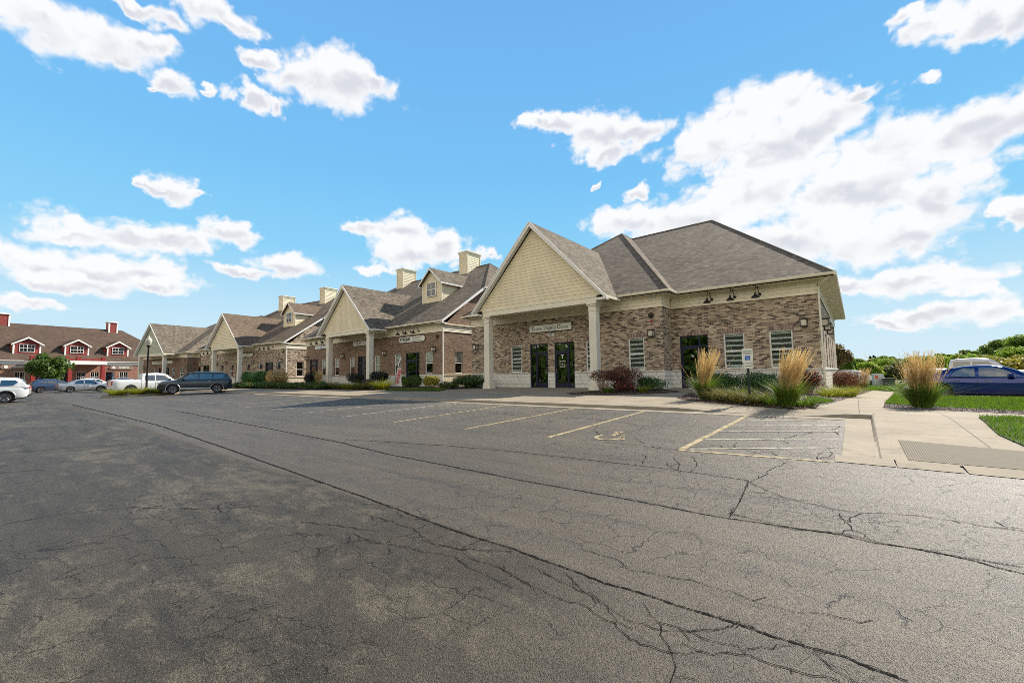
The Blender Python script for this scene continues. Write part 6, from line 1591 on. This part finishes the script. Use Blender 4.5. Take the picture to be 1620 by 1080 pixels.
        if sp.get('cladding'):
            cl = MB(); cl.bbox(xr + wr * 1.2, xf - wr * 1.2, min(s * W2 * .96, s * W2 * 1.012), max(s * W2 * .96, s * W2 * 1.012), zb0 - .03, zb0 + .10, sp['cladding'], .02)
            for x in (xr, xf): cl.tube([(x + math.cos(a) * wr * 1.2, s * (W2 * .995), wr + math.sin(a) * wr * 1.2) for a in np.linspace(rad(-12), rad(192), 18)], .035, sp['cladding'], 5)
            cl.build('side_cladding', T)
    b = MB(); w = plan(L - .1); b.bbox(L - .10, L + .015, -w * .62, w * .62, zl[1] - .12, zl[1] + .06, 'black_plastic', .03); b.bbox(L - .10, L + .01, -w * .8, w * .8, zb0 + .04, zb0 + .18, 'black_plastic', .03); b.build('grille', T)
    b = MB(); b.bbox(-.03, .16, -w * .93, w * .93, zb0 + .02, zb0 + .22, sp.get('bumper', 'black_plastic'), .04); b.build('rear_bumper', T)
    ud = MB(); ud.box(.3, L - .3, -W2 * .8, W2 * .8, zb0 - .12, zb0 - .02, 'black_plastic'); ud.build('underbody', T)
    # seats seen through the glass
    st = MB()
    for x in sp.get('seats', ()):
        for y in (-.36, .36):
            st.bbox(x - .10, x + .10, y - .22, y + .22, zb0 + .3, lerp_tab(sp['deck'], x) + .14, 'seat_cloth', .05); st.bbox(x - .07, x + .05, y - .12, y + .12, lerp_tab(sp['deck'], x) + .15, lerp_tab(sp['deck'], x) + .34, 'seat_cloth', .05)
    if sp.get('seats'): st.build('seat', T)
    for x in (xr, xf):
        for s in (-1, 1): wheel(T, x, s * (W2 - sp.get('tw', .22) / 2 - .01), wr, sp.get('tw', .22), s, sp.get('rim', 'alloy_rim'), sp.get('spokes', 5))
    return T
SEDAN = dict(L=4.95, W=1.84, wr=.335, axles=(1.02, 4.02), sill=.27, tumble=.40, deck=[(0, .90), (.25, 1.0), (.7, 1.02), (1.2, .965), (3.2, .93), (3.5, .945), (4.3, .84), (4.8, .74), (4.95, .62)],
    roof=[(.55, 1.0), (.95, 1.17), (1.35, 1.33), (1.75, 1.42), (2.2, 1.455), (2.6, 1.45), (2.95, 1.37), (3.3, 1.21), (3.72, .935)],
    windows=[[(1.35, 1.0), (2.10, .985), (2.10, 1.345), (1.78, 1.335), (1.48, 1.21)], [(2.22, .985), (3.28, .975), (3.12, 1.15), (2.88, 1.29), (2.62, 1.355), (2.22, 1.36)]],
    chrome=[(1.25, .985), (2.16, .965), (3.38, .95), (3.16, 1.17), (2.9, 1.315), (2.6, 1.38), (2.2, 1.385), (1.76, 1.355), (1.44, 1.23), (1.25, .985)],
    windscreen=(2.9, 3.66), rear_glass=(.62, 1.42), lampz=(.84, .66), mirror=(3.12, 1.0), handles=(1.55, 2.45), seams=(1.12, 2.16, 3.5), seats=(1.6, 2.55), mirrormat='paint_navy', rim='alloy_rim')
SUV = dict(L=5.04, W=1.98, wr=.385, axles=(1.05, 4.03), sill=.36, tumble=.26, deck=[(0, 1.02), (.15, 1.10), (.6, 1.13), (3.4, 1.10), (3.75, 1.12), (4.7, 1.02), (4.95, .92), (5.04, .75)],
    roof=[(.02, 1.08), (.18, 1.34), (.42, 1.64), (.7, 1.72), (1.6, 1.77), (2.5, 1.76), (3.0, 1.68), (3.35, 1.46), (3.85, 1.10)],
    windows=[[(.72, 1.22), (1.35, 1.17), (1.30, 1.58), (.66, 1.56), (.52, 1.42)], [(1.46, 1.17), (2.30, 1.15), (2.30, 1.61), (1.42, 1.60)], [(2.40, 1.15), (3.46, 1.14), (3.22, 1.36), (2.94, 1.56), (2.40, 1.61)]],
    chrome=[(.55, 1.22), (1.4, 1.14), (3.5, 1.12)], windscreen=(3.0, 3.78), rear_glass=(.10, .46), lampz=(1.02, .88), mirror=(3.36, 1.18), handles=(1.62, 2.6), seams=(1.40, 2.36, 3.62), cladding='steel', rim='alloy_rim')
PICKUP = dict(L=5.85, W=2.02, wr=.41, axles=(1.28, 4.90), sill=.42, tumble=.26, bed=True, deck=[(0, 1.34), (2.02, 1.34), (2.03, 1.24), (4.2, 1.20), (4.6, 1.22), (5.6, 1.12), (5.78, 1.02), (5.85, .85)],
    roof=[(2.03, 1.22), (2.08, 1.60), (2.16, 1.84), (2.4, 1.91), (3.2, 1.94), (3.7, 1.90), (4.0, 1.74), (4.55, 1.22)],
    windows=[[(2.26, 1.28), (2.98, 1.26), (2.98, 1.76), (2.28, 1.75)], [(3.08, 1.26), (4.18, 1.25), (3.94, 1.52), (3.74, 1.72), (3.08, 1.77)]],
    windscreen=(3.74, 4.48), lampz=(1.08, .98), mirror=(4.08, 1.30), handles=(2.36, 3.2), seams=(2.02, 3.03, 4.28), bumper='chrome', rim='alloy_rim', tw=.27, mirrormat='black_plastic')
CUV = dict(SUV); CUV.update(L=4.5, W=1.86, wr=.345, axles=(.85, 3.52), sill=.30, deck=[(0, .95), (.12, 1.04), (.6, 1.08), (3.0, 1.02), (3.3, 1.03), (4.2, .90), (4.42, .80), (4.5, .65)],
    roof=[(.05, 1.05), (.28, 1.32), (.6, 1.52), (1.2, 1.61), (2.0, 1.60), (2.45, 1.52), (2.85, 1.33), (3.35, 1.02)],
    windows=[[(.85, 1.17), (1.32, 1.12), (1.30, 1.42), (.86, 1.38)], [(1.42, 1.11), (2.12, 1.08), (2.12, 1.46), (1.40, 1.45)], [(2.22, 1.08), (3.02, 1.06), (2.75, 1.28), (2.45, 1.43), (2.22, 1.46)]],
    chrome=None, windscreen=(2.46, 3.28), rear_glass=(.14, .56), lampz=(.98, .80), mirror=(2.92, 1.10), handles=(1.5, 2.3), seams=(1.36, 2.16, 3.12), cladding=None)
def gz(x, y): return zA(x, min(y, 13.2)) + .004
H = math.atan2
sed = vehicle('sedan', 'glossy navy blue sedan parked on the lawn side lot behind the lone feather grass', 'car', (2.13, 28.35, -.45), rad(-12), SEDAN, 'paint_navy')
pk1 = vehicle('pickup_truck', 'white pickup with a trailer hitch parked behind the navy sedan', 'pickup', (2.55, 38.6, -.45), rad(-8), PICKUP, 'paint_white')
# drop hitch under the tailgate
m = MB(); m.tube([(0.1, 0, .55), (-.22, 0, .52), (-.34, 0, .40), (-.42, 0, .42)], .035, 'black_iron', 6); m.lathe([(0, 0), (.05, .03), (.05, .07), (0, .1)], 'steel', 10, org=(-.40, 0, .45)); m.build('tow_hitch', pk1)
suv = vehicle('suv', 'dark teal SUV backed into a bay in front of the tan brick shop', 'car', (-43.3, 13.85, zA(0, 13) + .004), rad(-106.5), SUV, 'paint_teal')
pk2 = vehicle('pickup_truck', 'white pickup with flared wheel arches behind the black lamp post', 'pickup', (-52.3, 7.1, gz(0, 7)), rad(92), PICKUP, 'paint_white')
vehicle('suv', 'white SUV driving in at the left edge of the view', 'car', (-47.1, 2.15, gz(0, 1)), rad(-97), SUV, 'paint_white')
vehicle('crossover', 'slate blue crossover parked under the small street tree', 'car', (-77.2, 3.4, gz(0, 5)), rad(95), CUV, 'paint_slate')
vehicle('sedan', 'silver sedan parked between the slate crossover and the white pickup', 'car', (-71.3, 5.2, gz(0, 7)), rad(95), SEDAN, 'paint_silver')
vehicle('sedan', 'silver sedan with its low nose towards the lot, half hidden by the white pickup', 'car', (-63.2, 12.0, gz(0, 10)), rad(-100), SEDAN, 'paint_silver')
vehicle('crossover', 'white crossover far back in front of the red building', 'car', (-88.5, 8.2, gz(0, 9)), rad(95), CUV, 'paint_white')
vehicle('suv', 'pale SUV parked far behind the dusty burgundy hedge', 'car', (-2.6, 56.5, -.92), rad(0), SUV, 'paint_white')

# ------------------------------------------------------------------ street furniture
T = thing('lamp_post', 'black lamp post with an acorn globe on the grassy parking island', 'street lamp', (-46.6, 8.62, gz(0, 8.6)))
m = MB(); m.lathe([(.26, 0), (.26, .10), (.20, .16), (.18, .45), (.12, .60), (.075, .80), (.065, 2.0), (.055, 3.95), (.075, 3.98), (.055, 4.02)], 'black_iron', 16); m.build('pole', T, smooth=40)
m = MB(); m.lathe([(.05, 4.02), (.13, 4.08), (.15, 4.16), (.11, 4.2)], 'black_iron', 16); m.build('lamp_collar', T, smooth=40)
m = MB(); m.lathe([(.11, 4.20), (.19, 4.36), (.235, 4.58), (.20, 4.74), (.11, 4.82), (.07, 4.86)], 'lamp_glass', 18); m.build('globe', T, smooth=60)
m = MB(); m.lathe([(.12, 4.815), (.07, 4.90), (.03, 4.93), (.02, 5.02), (0, 5.05)], 'lamp_glass', 12); m.build('finial', T, smooth=60)
isl = []
for a in np.linspace(0, 2 * PI, 28, endpoint=False): isl.append((-46.3 + 2.3 * math.cos(a) * .62, 8.3 + 2.5 * math.sin(a)))
m = MB(); m.slab([(x, y, gz(x, y) + .13) for x, y in isl], (0, 0, -.25), 'concrete_curb'); struct(m.build('island_kerb'))
struct(drape('island_soil', [(-46.3 + (x + 46.3) * .88, 8.3 + (y - 8.3) * .9) for x, y in isl], 'mulch_bark', lambda x, y: gz(x, y) + .145, 1.0))
for i, (x, y, lb) in enumerate([(-45.9, 6.7, 'yellow-green tuft at the near tip of the lamp island'), (-45.6, 7.9, 'yellow-green tuft right of the lamp post base'), (-45.5, 9.0, 'yellow-green tuft on the lamp island nearest the dark SUV')]):
    t_ = tuft(lb, (x, y), .55, 140 + i, 'blade_lime', 'tufts on the lamp island', 420, .45, .014, name='grass_tuft'); t_.location.z = gz(x, y) + .14

T = thing('parking_sign', 'green post with a white accessible RESERVED PARKING sign in the entrance bed', 'sign', (-2.68, 15.35, zs(-2.68, 15.35)), rad(5))
m = MB()
for x in (-.03, .03): m.box(x - .006, x + .006, -.02, .02, -.2, 1.72, 'sign_post_green')
m.box(-.03, .03, .014, .024, -.2, 1.72, 'sign_post_green'); m.build('post', T)
p = MB(); p.slab([(a, -.024, b) for a, b in rounded(-.155, .155, 1.30, 1.76, .03)], (0, -.004, 0), 'sign_white'); po = p.build('sign_plate', T)
b = MB(); b.slab([(a, -.029, c) for a, c in rounded(-.075, .075, 1.39, 1.53, .006)], (0, -.0015, 0), 'ink_blue'); b.build('access_panel', po)
def fig(pts, r): g.tube([(x, -.032, z) for x, z in pts], r, 'sign_white', 5)
g = MB(); fig([(-.012, 1.50), (-.008, 1.455), (.022, 1.455), (.04, 1.415), (.05, 1.418)], .006); fig([(-.008, 1.478), (.018, 1.478)], .005); fig([(-.006 + .032 * math.cos(a), 1.436 + .032 * math.sin(a)) for a in np.linspace(rad(120), rad(370), 14)], .005); fig([(-.014, 1.512), (-.013, 1.517)], .010); g.build('access_symbol', po)
text('lettering', 'RESERVED', .058, 'ink_green', po, (0, -.0295, 1.675), bold=.001, ext=.0008); text('lettering', 'PARKING', .058, 'ink_dark', po, (0, -.0295, 1.605), bold=.001, ext=.0008)
p = MB(); p.slab([(a, -.024, b) for a, b in rounded(-.155, .155, 1.13, 1.275, .03)], (0, -.004, 0), 'sign_white'); po = p.build('fine_plate', T)
text('lettering', '$250 FINE', .062, 'ink_green', po, (0, -.0295, 1.20), bold=.001, ext=.0008)

T = thing('feather_banner', 'tall white feather banner with red lettering at the lawn edge of the red-brown shop', 'banner', (-27.3, 20.0, zs(-27.3, 20)), rad(35))
m = MB(); m.tube([(-.33, 0, -.2), (-.33, 0, .3), (-.24, 0, 1.2), (-.10, 0, 2.0), (.10, 0, 2.62)], [.016, .016, .013, .010, .008], 'black_plastic', 6); m.build('pole', T)
m = MB(); n = 14
for i in range(n):
    def ed(t): return Vector((-.33 + .40 * t ** 1.4 + .02, .03 * math.sin(6 * t), .22 + 2.38 * t)), Vector((-.33 + .40 * t ** 1.4 + .02 + .50 * (1 - t) ** .65, .05 * math.sin(6 * t + 1), .22 + 2.38 * t - .05))
    a, b = ed(i / n); c_, d_ = ed((i + 1) / n); m.slab([a, b, d_, c_], (0, .004, 0), 'flag_cloth')
fl = m.build('banner_cloth', T, smooth=60)
text('lettering', 'FITNESS', .30, 'ink_red', fl, (-.02, -.06, .95), (PI / 2, rad(-80), 0), bold=.012); text('lettering', 'OPEN', .24, 'ink_dark', fl, (.10, -.07, 1.85), (PI / 2, rad(-76), 0), bold=.006)

T = thing('utility_box', 'pale grey utility pedestal with an orange label on the far lawn', 'utility box', (1.55, 52.5, -.74), rad(12))
m = MB(); m.bbox(-.36, .36, -.30, .30, -.2, 1.18, 'utility_grey', .02); m.bbox(-.39, .39, -.33, .33, 1.16, 1.26, 'utility_grey', .03); m.build('cabinet', T)
m = MB(); m.box(-.26, -.06, -.312, -.302, .78, 1.06, 'orange_label'); m.build('warning_label', T)
T = thing('utility_box', 'dark green low utility box at the left of the pickup tailgate', 'utility box', (2.3, 52.0, -.8))
m = MB(); m.bbox(-.4, .4, -.35, .35, -.1, .85, 'sign_post_green', .03); m.build('cabinet', T)
m = MB(); m.bbox(-.43, .43, -.38, .38, .85, .93, 'sign_post_green', .02); m.build('lid', T)
T = thing('storage_shed', 'small brown shed with a pale roof edge behind the side lot at the right', 'shed', (15.2, 61.0, -.9), rad(-10))
m = MB(); m.box(-1.6, 1.6, -1.2, 1.2, -.2, 2.15, 'shed_brown'); 
for i in range(8): m.box(-1.6 + i * .45, -1.56 + i * .45, -1.215, -1.2, 0, 2.1, 'dark_bronze')
m.build('wall', T)
m = MB(); m.slab([(-1.8, -1.4, 2.15), (1.8, -1.4, 2.15), (1.8, 0, 2.5), (-1.8, 0, 2.5)], (0, 0, .08), 'white_trim'); m.slab([(-1.8, 0, 2.5), (1.8, 0, 2.5), (1.8, 1.4, 2.15), (-1.8, 1.4, 2.15)], (0, 0, .08), 'white_trim'); m.build('roof', T)
